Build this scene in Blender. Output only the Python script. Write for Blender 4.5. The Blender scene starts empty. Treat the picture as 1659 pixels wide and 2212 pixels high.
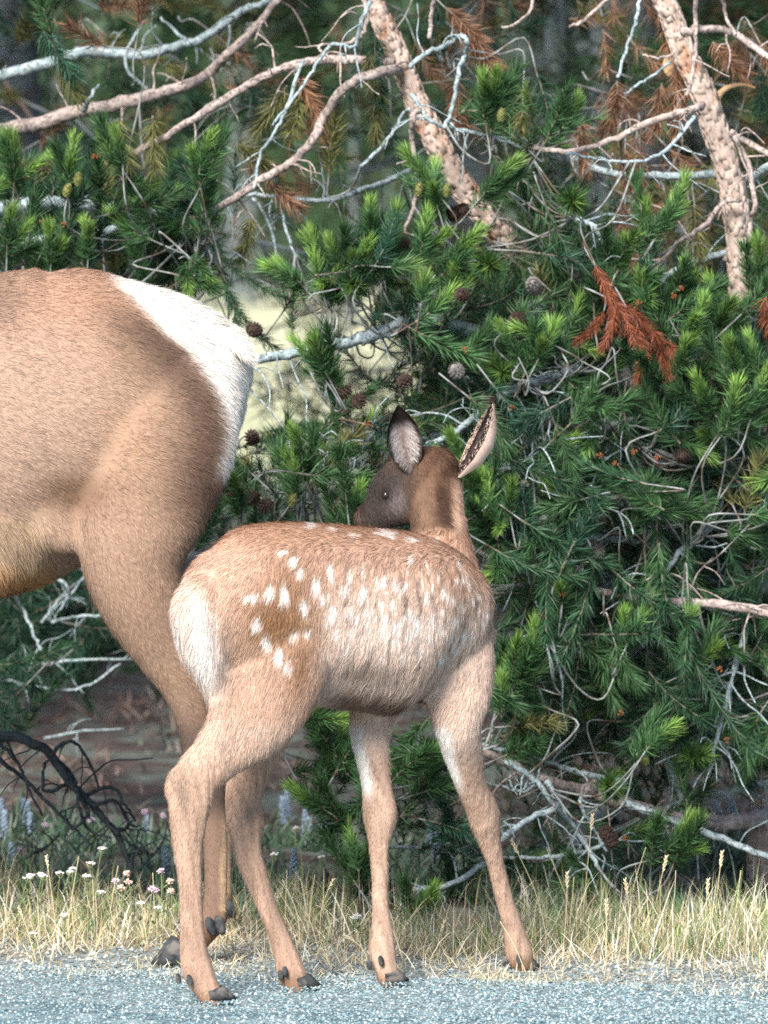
import bpy, bmesh, math, random
import numpy as np
from mathutils import Vector, Matrix

# ------------------------------------------------------------------ camera, world, sun, exposure
S = 0.000958 / 12.0            # tangent per photograph pixel (1659 wide grid)
CAMZ = 1.6
PITCH = math.atan((1106 - 500) * S)
scene = bpy.context.scene
col = scene.collection
cam_d = bpy.data.cameras.new('camera')
cam = bpy.data.objects.new('camera', cam_d)
col.objects.link(cam)
cam.location = (0, 0, CAMZ)
cam.rotation_euler = (math.pi / 2 - PITCH, 0, 0)
cam_d.sensor_fit = 'HORIZONTAL'
cam_d.sensor_width = 24.0
cam_d.lens = 24.0 / (1659 * S)
cam_d.clip_start = 0.1
cam_d.clip_end = 2000
cam_d.dof.use_dof = True
cam_d.dof.focus_distance = 12.35
cam_d.dof.aperture_fstop = 5.0
scene.camera = cam

SUN_EL, SUN_AZ = math.radians(38), math.radians(202)     # azimuth measured from +Y clockwise: behind the camera, a little left
world = bpy.data.worlds.new('World')
scene.world = world
world.use_nodes = True
wn = world.node_tree.nodes
wl = world.node_tree.links
sky = wn.new('ShaderNodeTexSky')
sky.sky_type = 'NISHITA'
sky.sun_disc = False
sky.sun_elevation = SUN_EL
sky.sun_rotation = SUN_AZ
wl.new(sky.outputs[0], wn['Background'].inputs[0])
wn['Background'].inputs[1].default_value = 0.06
sun_d = bpy.data.lights.new('sun', 'SUN')
sun_d.energy = 2.7
sun_d.angle = math.radians(28)
sun_d.color = (1.0, 0.93, 0.84)
sun = bpy.data.objects.new('sun', sun_d)
col.objects.link(sun)
to_sun = Vector((math.sin(SUN_AZ) * math.cos(SUN_EL), math.cos(SUN_AZ) * math.cos(SUN_EL), math.sin(SUN_EL)))
sun.rotation_euler = to_sun.to_track_quat('Z', 'Y').to_euler()
vs = scene.view_settings
vs.view_transform = 'Standard'
vs.look = 'None'
vs.exposure = 1.62
vs.gamma = 1.0
vs.use_curve_mapping = False
scene.cycles.max_bounces = 6
scene.cycles.diffuse_bounces = 3
scene.cycles.glossy_bounces = 2
scene.cycles.use_denoising = False

RNG = np.random.default_rng(7)
random.seed(7)

# ------------------------------------------------------------------ mapping from photograph to place
_cp, _sp = math.cos(PITCH), math.sin(PITCH)


def P(u, v, d):
    """the point at depth y=d (metres) seen at photograph position u,v"""
    x = (u - 829.5) * S
    q = -(v - 1106) * S
    dy = _cp + q * _sp
    dz = -_sp + q * _cp
    k = d / dy
    return np.array([x * k, d, CAMZ + dz * k])


def gd(v):
    """depth of the flat ground at row v"""
    q = -(v - 1106) * S
    return CAMZ / (_sp - q * _cp) * (_cp + q * _sp)


def gz(x, y):
    """ground height"""
    x = np.asarray(x, float)
    y = np.asarray(y, float)
    w = np.clip((y - 12.5) / 1.5, 0, 1)
    n = 0.02 * np.sin(x * 2.3 + y * 1.1) + 0.015 * np.sin(x * 5.1 - y * 3.7 + 1) + 0.01 * np.sin(y * 7 + x * 1.7)
    hill = np.clip((y - 170) / 120, 0, 1) ** 2 * 26
    return w * n + hill


# ------------------------------------------------------------------ mesh helpers
def mesh_np(name, verts, faces, mats, colors=None, smooth=False, midx=None):
    """faces: (M,3) or (M,4) int array, or a list of such arrays"""
    verts = np.ascontiguousarray(verts, dtype=np.float32)
    if not isinstance(faces, list):
        faces = [faces]
    faces = [np.asarray(f, dtype=np.int32) for f in faces if len(f)]
    sizes = np.concatenate([np.full(len(f), f.shape[1], np.int32) for f in faces])
    loops = np.concatenate([f.ravel() for f in faces])
    me = bpy.data.meshes.new(name)
    me.vertices.add(len(verts))
    me.vertices.foreach_set('co', verts.ravel())
    me.loops.add(len(loops))
    me.loops.foreach_set('vertex_index', loops)
    me.polygons.add(len(sizes))
    st = np.concatenate([[0], np.cumsum(sizes)[:-1]]).astype(np.int32)
    me.polygons.foreach_set('loop_start', st)
    me.polygons.foreach_set('use_smooth', np.full(len(sizes), smooth, dtype=bool))
    for m in (mats if isinstance(mats, (list, tuple)) else [mats]):
        me.materials.append(m)
    if midx is not None:
        me.polygons.foreach_set('material_index', np.asarray(midx, np.int32))
    if colors is not None:
        a = me.attributes.new('Col', 'FLOAT_COLOR', 'POINT')
        c = np.ones((len(verts), 4), np.float32)
        c[:, :3] = colors
        a.data.foreach_set('color', c.ravel())
    me.update(calc_edges=True)
    return me


def link(name, me, parent=None, loc=None):
    o = bpy.data.objects.new(name, me)
    col.objects.link(o)
    if parent is not None:
        o.parent = parent
    if loc is not None:
        o.location = loc
    return o


def empty(name, loc):
    o = bpy.data.objects.new(name, None)
    o.location = loc
    o.empty_display_size = 0.2
    col.objects.link(o)
    return o


def tag(o, label=None, cat=None, group=None, kind=None):
    if label:
        o['label'] = label
    if cat:
        o['category'] = cat
    if group:
        o['group'] = group
    if kind:
        o['kind'] = kind
    return o


def unit(a):
    a = np.asarray(a, float)
    return a / np.maximum(np.linalg.norm(a, axis=-1, keepdims=True), 1e-9)


def catmull(pts, sub):
    pts = np.asarray(pts, float)
    n = len(pts)
    if n < 3:
        t = np.linspace(0, 1, sub + 1)[:, None]
        return pts[0] * (1 - t) + pts[-1] * t
    p = np.vstack([2 * pts[0] - pts[1], pts, 2 * pts[-1] - pts[-2]])
    out = []
    for i in range(1, n):
        a, b, c, d = p[i - 1], p[i], p[i + 1], p[i + 2]
        for k in range(sub):
            t = k / sub
            out.append(0.5 * ((2 * b) + (-a + c) * t + (2 * a - 5 * b + 4 * c - d) * t * t + (-a + 3 * b - 3 * c + d) * t ** 3))
    out.append(pts[-1])
    return np.array(out)


class Geo:
    """collects vertices and faces"""

    def __init__(self):
        self.v, self.q, self.t, self.c, self.n = [], [], [], [], 0

    def add(self, v, q=None, t=None, c=None):
        v = np.asarray(v, float)
        if q is not None and len(q):
            self.q.append(np.asarray(q, int) + self.n)
        if t is not None and len(t):
            self.t.append(np.asarray(t, int) + self.n)
        self.v.append(v)
        if c is not None:
            c = np.asarray(c, float)
            self.c.append(np.broadcast_to(c, (len(v), 3)))
        self.n += len(v)

    def tube(self, pts, rad, sides=7, rough=0.0, c=None, cap=True, rng=RNG):
        pts = np.asarray(pts, float)
        m = len(pts)
        rad = np.broadcast_to(np.asarray(rad, float), (m,))
        tan = unit(np.gradient(pts, axis=0))
        ref = np.array([0, 1.0, 0]) if abs(tan[:, 1]).max() < 0.9 else np.array([0.3, 0.2, 0.93])
        n1 = unit(np.cross(ref, tan))
        n2 = np.cross(tan, n1)
        a = np.arange(sides) * 2 * math.pi / sides
        r = rad[:, None] * (1 + rough * rng.normal(0, 1, (m, sides)))
        v = pts[:, None] + r[..., None] * (np.cos(a)[None, :, None] * n1[:, None] + np.sin(a)[None, :, None] * n2[:, None])
        v = v.reshape(-1, 3)
        i = np.arange(m - 1)[:, None] * sides
        j = np.arange(sides)[None]
        k = (j + 1) % sides
        q = np.stack([i + j, i + k, i + sides + k, i + sides + j], -1).reshape(-1, 4)
        t = []
        if cap:
            v = np.vstack([v, pts[0], pts[-1]])
            b, e = m * sides, m * sides + 1
            t = [(b, kk, jj) for jj, kk in zip(range(sides), k[0])] + [(e, (m - 1) * sides + jj, (m - 1) * sides + kk) for jj, kk in zip(range(sides), k[0])]
        self.add(v, q, t, c)

    def mesh(self, name, mats, smooth=False):
        f = []
        if self.q:
            f.append(np.concatenate(self.q))
        if self.t:
            f.append(np.concatenate(self.t))
        return mesh_np(name, np.concatenate(self.v), f, mats, np.concatenate(self.c) if self.c else None, smooth)


def blob(geo, c, r, seg=10, rings=7, col_=None, fn=None):
    """an ellipsoid shaped by fn(unit points)"""
    th = np.linspace(0, math.pi, rings + 1)[1:-1]
    ph = np.arange(seg) * 2 * math.pi / seg
    p = np.array([[math.sin(a) * math.cos(b), math.sin(a) * math.sin(b), math.cos(a)] for a in th for b in ph] + [[0, 0, 1], [0, 0, -1]])
    if fn is not None:
        p = fn(p)
    q = []
    m = len(th)
    for i in range(m - 1):
        for j in range(seg):
            k = (j + 1) % seg
            q.append((i * seg + j, (i + 1) * seg + j, (i + 1) * seg + k, i * seg + k))
    t = []
    for j in range(seg):
        k = (j + 1) % seg
        t.append((m * seg, j, k))
        t.append((m * seg + 1, (m - 1) * seg + k, (m - 1) * seg + j))
    geo.add(p * np.asarray(r) + np.asarray(c), q, t, col_)


# ------------------------------------------------------------------ materials
def mat(name):
    m = bpy.data.materials.new(name)
    m.use_nodes = True
    n = m.node_tree.nodes
    l = m.node_tree.links
    return m, n, l, n['Principled BSDF']


def mat_attr(name, rough=0.8, spec=0.2, vary=0.0, sheen=0.0):
    m, n, l, b = mat(name)
    a = n.new('ShaderNodeAttribute')
    a.attribute_name = 'Col'
    b.inputs['Roughness'].default_value = rough
    b.inputs['Specular IOR Level'].default_value = spec
    out = a.outputs['Color']
    if vary:
        oi = n.new('ShaderNodeObjectInfo')
        mr = n.new('ShaderNodeMapRange')
        mr.inputs[3].default_value = 1 - vary
        mr.inputs[4].default_value = 1 + vary
        l.new(oi.outputs['Random'], mr.inputs[0])
        mx = n.new('ShaderNodeMix')
        mx.data_type = 'RGBA'
        mx.blend_type = 'MULTIPLY'
        mx.inputs[0].default_value = 1
        l.new(out, mx.inputs[6])
        l.new(mr.outputs[0], mx.inputs[7])
        out = mx.outputs[2]
    l.new(out, b.inputs['Base Color'])
    return m


def mat_noise(name, c1, c2, scale=8, detail=6, rough=0.85, bump=0.0, c3=None, scale2=None, spec=0.2, stretch=None, th=(0.52, 0.62)):
    m, n, l, b = mat(name)
    tc = n.new('ShaderNodeTexCoord')
    src = tc.outputs['Object']
    if stretch:
        mp = n.new('ShaderNodeMapping')
        mp.inputs['Scale'].default_value = stretch
        l.new(src, mp.inputs[0])
        src = mp.outputs[0]
    t = n.new('ShaderNodeTexNoise')
    t.inputs['Scale'].default_value = scale
    t.inputs['Detail'].default_value = detail
    l.new(src, t.inputs['Vector'])
    r = n.new('ShaderNodeValToRGB')
    r.color_ramp.elements[0].position = 0.35
    r.color_ramp.elements[1].position = 0.65
    r.color_ramp.elements[0].color = (*c1, 1)
    r.color_ramp.elements[1].color = (*c2, 1)
    l.new(t.outputs[0], r.inputs[0])
    out = r.outputs[0]
    if c3:
        t2 = n.new('ShaderNodeTexNoise')
        t2.inputs['Scale'].default_value = scale2 or scale * 4
        t2.inputs['Detail'].default_value = 4
        l.new(src, t2.inputs['Vector'])
        r2 = n.new('ShaderNodeValToRGB')
        r2.color_ramp.elements[0].position = th[0]
        r2.color_ramp.elements[1].position = th[1]
        r2.color_ramp.elements[0].color = (0, 0, 0, 1)
        r2.color_ramp.elements[1].color = (1, 1, 1, 1)
        l.new(t2.outputs[0], r2.inputs[0])
        mx = n.new('ShaderNodeMix')
        mx.data_type = 'RGBA'
        l.new(r2.outputs[0], mx.inputs[0])
        l.new(out, mx.inputs[6])
        mx.inputs[7].default_value = (*c3, 1)
        out = mx.outputs[2]
    l.new(out, b.inputs['Base Color'])
    b.inputs['Roughness'].default_value = rough
    b.inputs['Specular IOR Level'].default_value = spec
    if bump:
        bp = n.new('ShaderNodeBump')
        bp.inputs['Strength'].default_value = 0.8
        bp.inputs['Distance'].default_value = bump
        l.new(t.outputs[0], bp.inputs['Height'])
        l.new(bp.outputs[0], b.inputs['Normal'])
    return m


M_FUR = mat_attr('fur', 0.75, 0.12)
M_SKIN = mat_attr('hide', 0.9, 0.05)
M_NEEDLE = mat_attr('pine_needles', 0.5, 0.3, vary=0.28)
M_GRASS = mat_attr('grass_blades', 0.7, 0.2)
M_PETAL = mat_attr('flower_colours', 0.8, 0.1)
M_PEBBLE = mat_attr('pebbles', 0.85, 0.2)
M_BARK_PINK = mat_noise('flaky_pink_bark', (0.33, 0.25, 0.21), (0.52, 0.43, 0.38), 55, 10, 0.95, 0.004, (0.34, 0.19, 0.12), 16, stretch=(1, 1, 0.8), th=(0.56, 0.66))
M_BARK_LIMB = mat_noise('limb_bark', (0.27, 0.22, 0.21), (0.52, 0.44, 0.41), 45, 6, 0.9, 0.006, (0.16, 0.13, 0.12), 110)
M_BARK_BLUE = mat_noise('weathered_twig', (0.22, 0.30, 0.33), (0.46, 0.54, 0.57), 60, 6, 0.9, 0.005, (0.13, 0.16, 0.17), 140)
M_TWIG = mat_noise('fine_twig_bark', (0.15, 0.16, 0.155), (0.34, 0.37, 0.37), 40, 4, 0.9, 0.002, (0.11, 0.08, 0.06), 15)
M_BARK_DARK = mat_noise('dark_dead_bark', (0.035, 0.045, 0.05), (0.075, 0.09, 0.10), 60, 6, 0.9, 0.004)
M_BARK_GREY = mat_noise('grey_trunk_bark_shaded', (0.13, 0.165, 0.185), (0.25, 0.30, 0.325), 9, 6, 0.95, 0.02, (0.15, 0.11, 0.095), 5)  # grey bark, darkened so the colour carries the forest shade
M_WOOD = mat_noise('torn_wood', (0.55, 0.33, 0.17), (0.72, 0.52, 0.33), 40, 4, 0.8, 0.003, stretch=(1, 1, 6))
M_CONE = mat_noise('cone_scales', (0.030, 0.020, 0.016), (0.075, 0.05, 0.04), 90, 4, 0.8)
M_CONE_GREY = mat_noise('old_cone_scales', (0.12, 0.11, 0.11), (0.25, 0.23, 0.22), 90, 4, 0.8)
M_CONE_GREEN = mat_noise('green_cone', (0.13, 0.15, 0.04), (0.30, 0.30, 0.12), 120, 3, 0.7, 0.002)
M_POLLEN = mat_noise('pollen_cone', (0.15, 0.055, 0.028), (0.30, 0.12, 0.05), 150, 3, 0.8)
M_HOOF = mat_noise('hoof_horn', (0.022, 0.026, 0.030), (0.075, 0.08, 0.085), 45, 6, 0.8, 0.001, (0.14, 0.13, 0.12), 30, spec=0.15)
M_EYE, _n, _l, _b = mat('eye_gloss')
_b.inputs['Base Color'].default_value = (0.01, 0.008, 0.007, 1)
_b.inputs['Roughness'].default_value = 0.3


def mat_ground():
    m, n, l, b = mat('forest_floor')
    tc = n.new('ShaderNodeTexCoord')
    sep = n.new('ShaderNodeSeparateXYZ')
    l.new(tc.outputs['Object'], sep.inputs[0])

    def noise(scale, detail=6):
        t = n.new('ShaderNodeTexNoise')
        t.inputs['Scale'].default_value = scale
        t.inputs['Detail'].default_value = detail
        l.new(tc.outputs['Object'], t.inputs['Vector'])
        return t.outputs[0]

    def ramp(src, a, b_, ca, cb):
        r = n.new('ShaderNodeValToRGB')
        r.color_ramp.elements[0].position = a
        r.color_ramp.elements[1].position = b_
        r.color_ramp.elements[0].color = (*ca, 1)
        r.color_ramp.elements[1].color = (*cb, 1)
        l.new(src, r.inputs[0])
        return r.outputs[0]

    def mix(f, a, b_):
        x = n.new('ShaderNodeMix')
        x.data_type = 'RGBA'
        l.new(f, x.inputs[0])
        l.new(a, x.inputs[6])
        l.new(b_, x.inputs[7])
        return x.outputs[2]

    def rng_(src, a, b_):
        r = n.new('ShaderNodeMapRange')
        r.inputs[1].default_value = a
        r.inputs[2].default_value = b_
        l.new(src, r.inputs[0])
        return r.outputs[0]
    litter = ramp(noise(14.0, 10), 0.35, 0.65, (0.075, 0.060, 0.058), (0.135, 0.108, 0.103))
    patches = ramp(noise(4.5, 8), 0.46, 0.62, (0, 0, 0), (1, 1, 1))
    herb = ramp(noise(22.0), 0.3, 0.7, (0.11, 0.14, 0.12), (0.22, 0.25, 0.23))
    floor_ = mix(patches, litter, herb)
    verge = ramp(noise(40), 0.35, 0.65, (0.16, 0.14, 0.11), (0.36, 0.32, 0.25))
    gritty = ramp(noise(70), 0.35, 0.65, (0.10, 0.15, 0.17), (0.36, 0.42, 0.43))
    verge = mix(rng_(sep.outputs[1], 12.6, 13.0), gritty, verge)
    near = mix(rng_(sep.outputs[1], 12.9, 13.6), verge, floor_)
    mead = ramp(noise(0.35), 0.35, 0.65, (0.40, 0.42, 0.25), (0.62, 0.60, 0.42))
    far = mix(rng_(sep.outputs[1], 30, 38), near, mead)
    hill = ramp(noise(0.08), 0.3, 0.7, (0.05, 0.09, 0.05), (0.10, 0.14, 0.08))
    l.new(mix(rng_(sep.outputs[1], 165, 185), far, hill), b.inputs['Base Color'])
    b.inputs['Roughness'].default_value = 0.95
    b.inputs['Specular IOR Level'].default_value = 0.1
    return m


# ------------------------------------------------------------------ ground, road
def grid_sheet(name, xs, ys, zf, m, kind='structure'):
    X, Y = np.meshgrid(xs, ys)
    Z = zf(X, Y)
    v = np.stack([X, Y, Z], -1).reshape(-1, 3)
    nx, ny = len(xs), len(ys)
    i = np.arange(ny - 1)[:, None] * nx
    j = np.arange(nx - 1)[None]
    q = np.stack([i + j, i + j + 1, i + nx + j + 1, i + nx + j], -1).reshape(-1, 4)
    o = link(name, mesh_np(name, v, q, m, smooth=True))
    return tag(o, kind=kind)


xs = np.unique(np.concatenate([np.linspace(-260, -8, 40), np.linspace(-8, 8, 120), np.linspace(8, 260, 40)]))
ys = np.unique(np.concatenate([np.linspace(-60, 12, 25), np.linspace(12, 20, 90), np.linspace(20, 60, 60), np.linspace(60, 420, 60)]))
ground = grid_sheet('ground', xs, ys, gz, mat_ground())
M_ROAD = mat_noise('chip_seal_asphalt', (0.095, 0.155, 0.18), (0.19, 0.27, 0.30), 160, 8, 0.9, 0.004, (0.28, 0.36, 0.38), 7)


def road_edge(x):
    return 12.32 + 0.03 * np.sin(x * 3.1) + 0.025 * np.sin(x * 7.7 + 1) - 0.22 * np.clip(x, -1.2, 1.2)


rx = np.concatenate([np.linspace(-60, -3, 40), np.linspace(-2.9, 2.9, 100), np.linspace(3, 60, 40)])
rt = np.linspace(0, 1, 12)
RX, RT = np.meshgrid(rx, rt)
edge = np.where(abs(RX) < 3, road_edge(RX), 12.32 - 0.264 * np.sign(RX))
RY = 4.0 + (edge - 4.0) * RT
RZ = np.where(RT > 0.99, -0.02, 0.012)
nx, ny = len(rx), len(rt)
_i = np.arange(ny - 1)[:, None] * nx
_j = np.arange(nx - 1)[None]
tag(link('road', mesh_np('road', np.stack([RX, RY, RZ], -1).reshape(-1, 3), np.stack([_i + _j, _i + _j + 1, _i + nx + _j + 1, _i + nx + _j], -1).reshape(-1, 4), M_ROAD)), kind='structure')


def pebbles(name, n, xr, yr, sz, cols, z0, label):
    r = np.random.default_rng(3)
    x = r.uniform(*xr, n)
    y = r.uniform(*yr, n)
    base = np.array([[1, 0, 0], [0, 1, 0], [-1, 0, 0], [0, -1, 0], [0, 0, 0.8], [0, 0, -0.6]], float)
    f = np.array([[0, 1, 4], [1, 2, 4], [2, 3, 4], [3, 0, 4], [1, 0, 5], [2, 1, 5], [3, 2, 5], [0, 3, 5]])
    s = r.uniform(*sz, n) ** 1.0
    a = r.uniform(0, 6.28, n)
    y = y - 0.22 * np.clip(x, -1.2, 1.2) * np.clip((y - 11.6) / 0.5, 0, 1)
    v = base[None] * (s[:, None, None] * r.uniform(0.55, 1.2, (n, 6, 1)))
    ca, sa = np.cos(a)[:, None], np.sin(a)[:, None]
    vx = v[..., 0] * ca - v[..., 1] * sa + x[:, None]
    vy = v[..., 0] * sa + v[..., 1] * ca + y[:, None]
    vz = v[..., 2] + (z0 if np.isscalar(z0) else z0(x, y))[:, None] if not np.isscalar(z0) else v[..., 2] + z0
    V = np.stack([vx, vy, vz], -1).reshape(-1, 3)
    F = (f[None] + np.arange(n)[:, None, None] * 6).reshape(-1, 3)
    cc = np.array(cols)[r.integers(0, len(cols), n)] * r.uniform(0.7, 1.25, (n, 1))
    C = np.repeat(cc, 6, axis=0)
    o = link(name, mesh_np(name, V, F, M_PEBBLE, np.clip(C, 0, 0.85)))
    return tag(o, label, 'gravel', kind='stuff')


pebbles('road_chippings', 34000, (-1.5, 1.5), (11.3, 12.30), (0.0016, 0.0046),
        [(0.15, 0.24, 0.27), (0.20, 0.30, 0.34), (0.10, 0.165, 0.19), (0.28, 0.37, 0.40), (0.48, 0.54, 0.55), (0.24, 0.32, 0.34)], 0.013,
        'blue grey and white stone chippings bound in the road surface')

# ------------------------------------------------------------------ pine needles: shoot templates
GREEN = np.array([0.046, 0.112, 0.042])
DEEP = np.array([0.020, 0.062, 0.038])  # darker green: deep shade inside the crown is put into the colour
FRESH = np.array([0.205, 0.350, 0.075])
OLIVE = np.array([0.130, 0.135, 0.050])
BROWN = np.array([0.200, 0.105, 0.062])
RUST = np.array([0.200, 0.062, 0.032])


def shoot(rng, L, n, ln, a0, a1, curve, colr, cvar, width=0.0025, lite=False, tip=None, s0=0.0, wood=(0.17, 0.15, 0.12)):
    """a bottle-brush shoot along +Z: returns verts, tris, colours"""
    s = s0 + (1 - s0) * rng.uniform(0, 1, n) ** 0.85
    if tip is None:
        pass
    ax = np.stack([curve * s ** 2 * L, np.zeros(n), s * L], -1)
    tan = unit(np.stack([2 * curve * s, np.zeros(n), np.ones(n)], -1))
    e1 = unit(np.cross(tan, [0, 1, 0.01]))
    e2 = np.cross(tan, e1)
    ph = rng.uniform(0, 2 * math.pi, n)
    th = a0 + (a1 - a0) * s + rng.normal(0, 0.20, n)
    d = tan * np.cos(th)[:, None] + (e1 * np.cos(ph)[:, None] + e2 * np.sin(ph)[:, None]) * np.sin(th)[:, None]
    d = unit(d)
    le = ln * rng.uniform(0.65, 1.12, n)
    side = unit(np.cross(d, rng.normal(0, 1, (n, 3)))) * (width * rng.uniform(0.7, 1.2, n))[:, None] * 0.5
    tipp = ax + d * le[:, None] + tan * (le * 0.10)[:, None]
    mid = ax + d * (le * 0.5)[:, None] - tan * (le * 0.02)[:, None]
    c = colr[None] * (1 + rng.normal(0, cvar, (n, 1)))
    if tip is not None:
        w = np.clip((s - 0.40) / 0.5, 0, 1)[:, None] * rng.uniform(0.5, 1.0, (n, 1))
        c = c * (1 - w) + tip[None] * (1 + rng.normal(0, cvar, (n, 1))) * w
    c = np.clip(c, 0.005, 0.9)
    if lite:
        V = np.stack([ax - side, ax + side, tipp], 1)
        F = np.arange(n * 3).reshape(-1, 3)
        C = np.repeat(c, 3, axis=0)
        V = V.reshape(-1, 3)
    else:
        V = np.stack([ax - side, ax + side, mid + side * 0.95, mid - side * 0.95, tipp], 1)
        o = np.arange(n)[:, None] * 5
        F = np.concatenate([o + np.array([[0, 1, 2]]), o + np.array([[0, 2, 3]]), o + np.array([[3, 2, 4]])])
        C = np.repeat(c, 5, axis=0)
        V = V.reshape(-1, 3)
    g = Geo()
    t = np.linspace(0, 0.97, 5)
    g.tube(np.stack([curve * np.sign(t) * t ** 2 * L, 0 * t, t * L], -1), np.linspace(0.0026, 0.0015, 5), 5, 0.05, np.array(wood))
    wq = np.concatenate(g.q)
    wt = np.concatenate([np.stack([wq[:, 0], wq[:, 1], wq[:, 2]], -1), np.stack([wq[:, 0], wq[:, 2], wq[:, 3]], -1)])
    wv = np.concatenate(g.v)
    F = np.concatenate([F, wt + len(V)])
    C = np.concatenate([C, np.concatenate(g.c)])
    V = np.concatenate([V, wv])
    return V, F, C


KINDS = {
    # kind: (L, n, needle length, angle base, angle tip, curve, colour, variation, tip colour)
    'green': (0.150, 290, 0.047, 0.95, 0.50, 0.15, GREEN, 0.30, None),
    'deep': (0.170, 240, 0.050, 1.00, 0.70, 0.25, DEEP, 0.30, None),
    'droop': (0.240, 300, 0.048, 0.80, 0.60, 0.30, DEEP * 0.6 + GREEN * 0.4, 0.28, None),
    'candle': (0.105, 330, 0.041, 1.00, 0.36, 0.16, GREEN * 1.1, 0.22, FRESH),
    'star': (0.060, 240, 0.049, 1.15, 0.45, 0.05, GREEN * 1.2, 0.25, FRESH * 0.75),
    'olive': (0.120, 230, 0.050, 0.95, 0.60, 0.20, OLIVE, 0.30, None),
    'dead': (0.110, 170, 0.050, 0.85, 0.60, 0.20, BROWN, 0.30, None),
    'rust': (0.200, 420, 0.055, 0.75, 0.50, 0.35, RUST, 0.30, None),
}
_r = np.random.default_rng(11)
SHOOTS, SHOOTS_LITE = {}, {}
for k, a in KINDS.items():
    SHOOTS[k], SHOOTS_LITE[k] = [], []
    for i in range(4):
        L, n, ln, a0, a1, cu, c, cv, tp = a
        V, F, C = shoot(_r, L * _r.uniform(0.85, 1.15), n, ln, a0, a1, cu * _r.uniform(0.3, 1.6), c, cv, tip=tp)
        SHOOTS[k].append(mesh_np('needle_shoot_' + k, V, F, M_NEEDLE, C))
        SHOOTS_LITE[k].append(shoot(_r, L, int(n * 0.5), ln, a0, a1, cu * _r.uniform(0.3, 1.6), c, cv, width=0.0032, lite=True, tip=tp))


def basis(d, roll):
    d = unit(d)
    ref = np.array([0, 0, 1.0]) if abs(d[2]) < 0.95 else np.array([1.0, 0, 0])
    x = unit(np.cross(ref, d))
    y = np.cross(d, x)
    c, s = math.cos(roll), math.sin(roll)
    return np.stack([x * c + y * s, -x * s + y * c, d], 1)      # columns


class Tree:
    def __init__(self, base, label, group=None):
        self.base = np.asarray(base, float)
        self.root = empty('pine_tree', self.base)
        tag(self.root, label, 'tree', group)
        self.shoots = []
        self.nodes = []
        self.fwd = 0.0

    def add_mesh(self, name, geo, m, smooth=True):
        me = geo.mesh(name, m, smooth)
        me.transform(Matrix.Translation(Vector(-self.base)))
        return link(name, me, self.root)

    def shoot(self, kind, p, d, scale=1.0, front=None):
        self.shoots.append((kind, np.asarray(p, float), unit(d), scale, random.uniform(0, 6.28), random.randrange(4), p[1] if front is None else front))

    def finish(self, most=290):
        self.shoots.sort(key=lambda s: s[6])
        # the fine twigs that carry the shoots, from the nearest bough
        nodes = np.concatenate(self.nodes)
        rg = np.random.default_rng(len(self.shoots))
        gt = Geo()
        for kind, p, d, sc, roll, i, _f in self.shoots:
            if rg.uniform() > 0.6:
                continue
            q = nodes - p
            dist = np.linalg.norm(q, axis=1) + 0.8 * np.maximum(0, -(q @ -d)) + rg.uniform(0, 0.05, len(q))
            k = int(np.argmin(dist))
            if dist[k] > 0.42 or p[2] > 2.3 or p[1] > 14.75:
                end = p - d * 0.12 + np.array([0, 0.08, -0.02])
            else:
                end = nodes[k]
            m1 = p - d * min(0.10, 0.5 * np.linalg.norm(end - p))
            m2 = (m1 * 0.5 + end * 0.5) + np.array([0, 0, -0.12 * np.linalg.norm(end - p)]) + rg.normal(0, 0.012, 3)
            w = catmull([p, m1, m2, end], 4)
            gt.tube(w, np.linspace(0.0019, 0.0030, len(w)), 5, 0.06, cap=False, rng=rg)
        o = self.add_mesh('twigs', gt, M_TWIG)
        tag(o, kind='stuff')
        keep, rest = self.shoots[:most], self.shoots[most:]
        for kind, p, d, sc, roll, i, _f in keep:
            o = link('needle_shoot', SHOOTS[kind][i], self.root)
            B = basis(d, roll) * sc
            M = Matrix.Identity(4)
            for a in range(3):
                for b in range(3):
                    M[a][b] = B[a][b]
                M[a][3] = p[a] - self.base[a]
            o.matrix_local = M
        if rest:
            vs_, fs_, cs_, n = [], [], [], 0
            for kind, p, d, sc, roll, i, _f in rest:
                V, F, C = SHOOTS_LITE[kind][i]
                vs_.append(V @ (basis(d, roll) * sc).T + (p - self.base))
                fs_.append(F + n)
                cs_.append(C * random.uniform(0.75, 1.25))
                n += len(V)
            o = link('needles', mesh_np('needles', np.concatenate(vs_), np.concatenate(fs_), M_NEEDLE, np.concatenate(cs_)), self.root)
            tag(o, kind='stuff')


def vpath(pts, d, jit=0.0, rng=RNG):
    """photograph polyline -> world polyline at depth d (number or per-point list)"""
    dd = np.broadcast_to(np.asarray(d, float), (len(pts),)) + rng.normal(0, jit, len(pts))
    return np.array([P(u, v, q) for (u, v), q in zip(pts, dd)])


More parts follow.
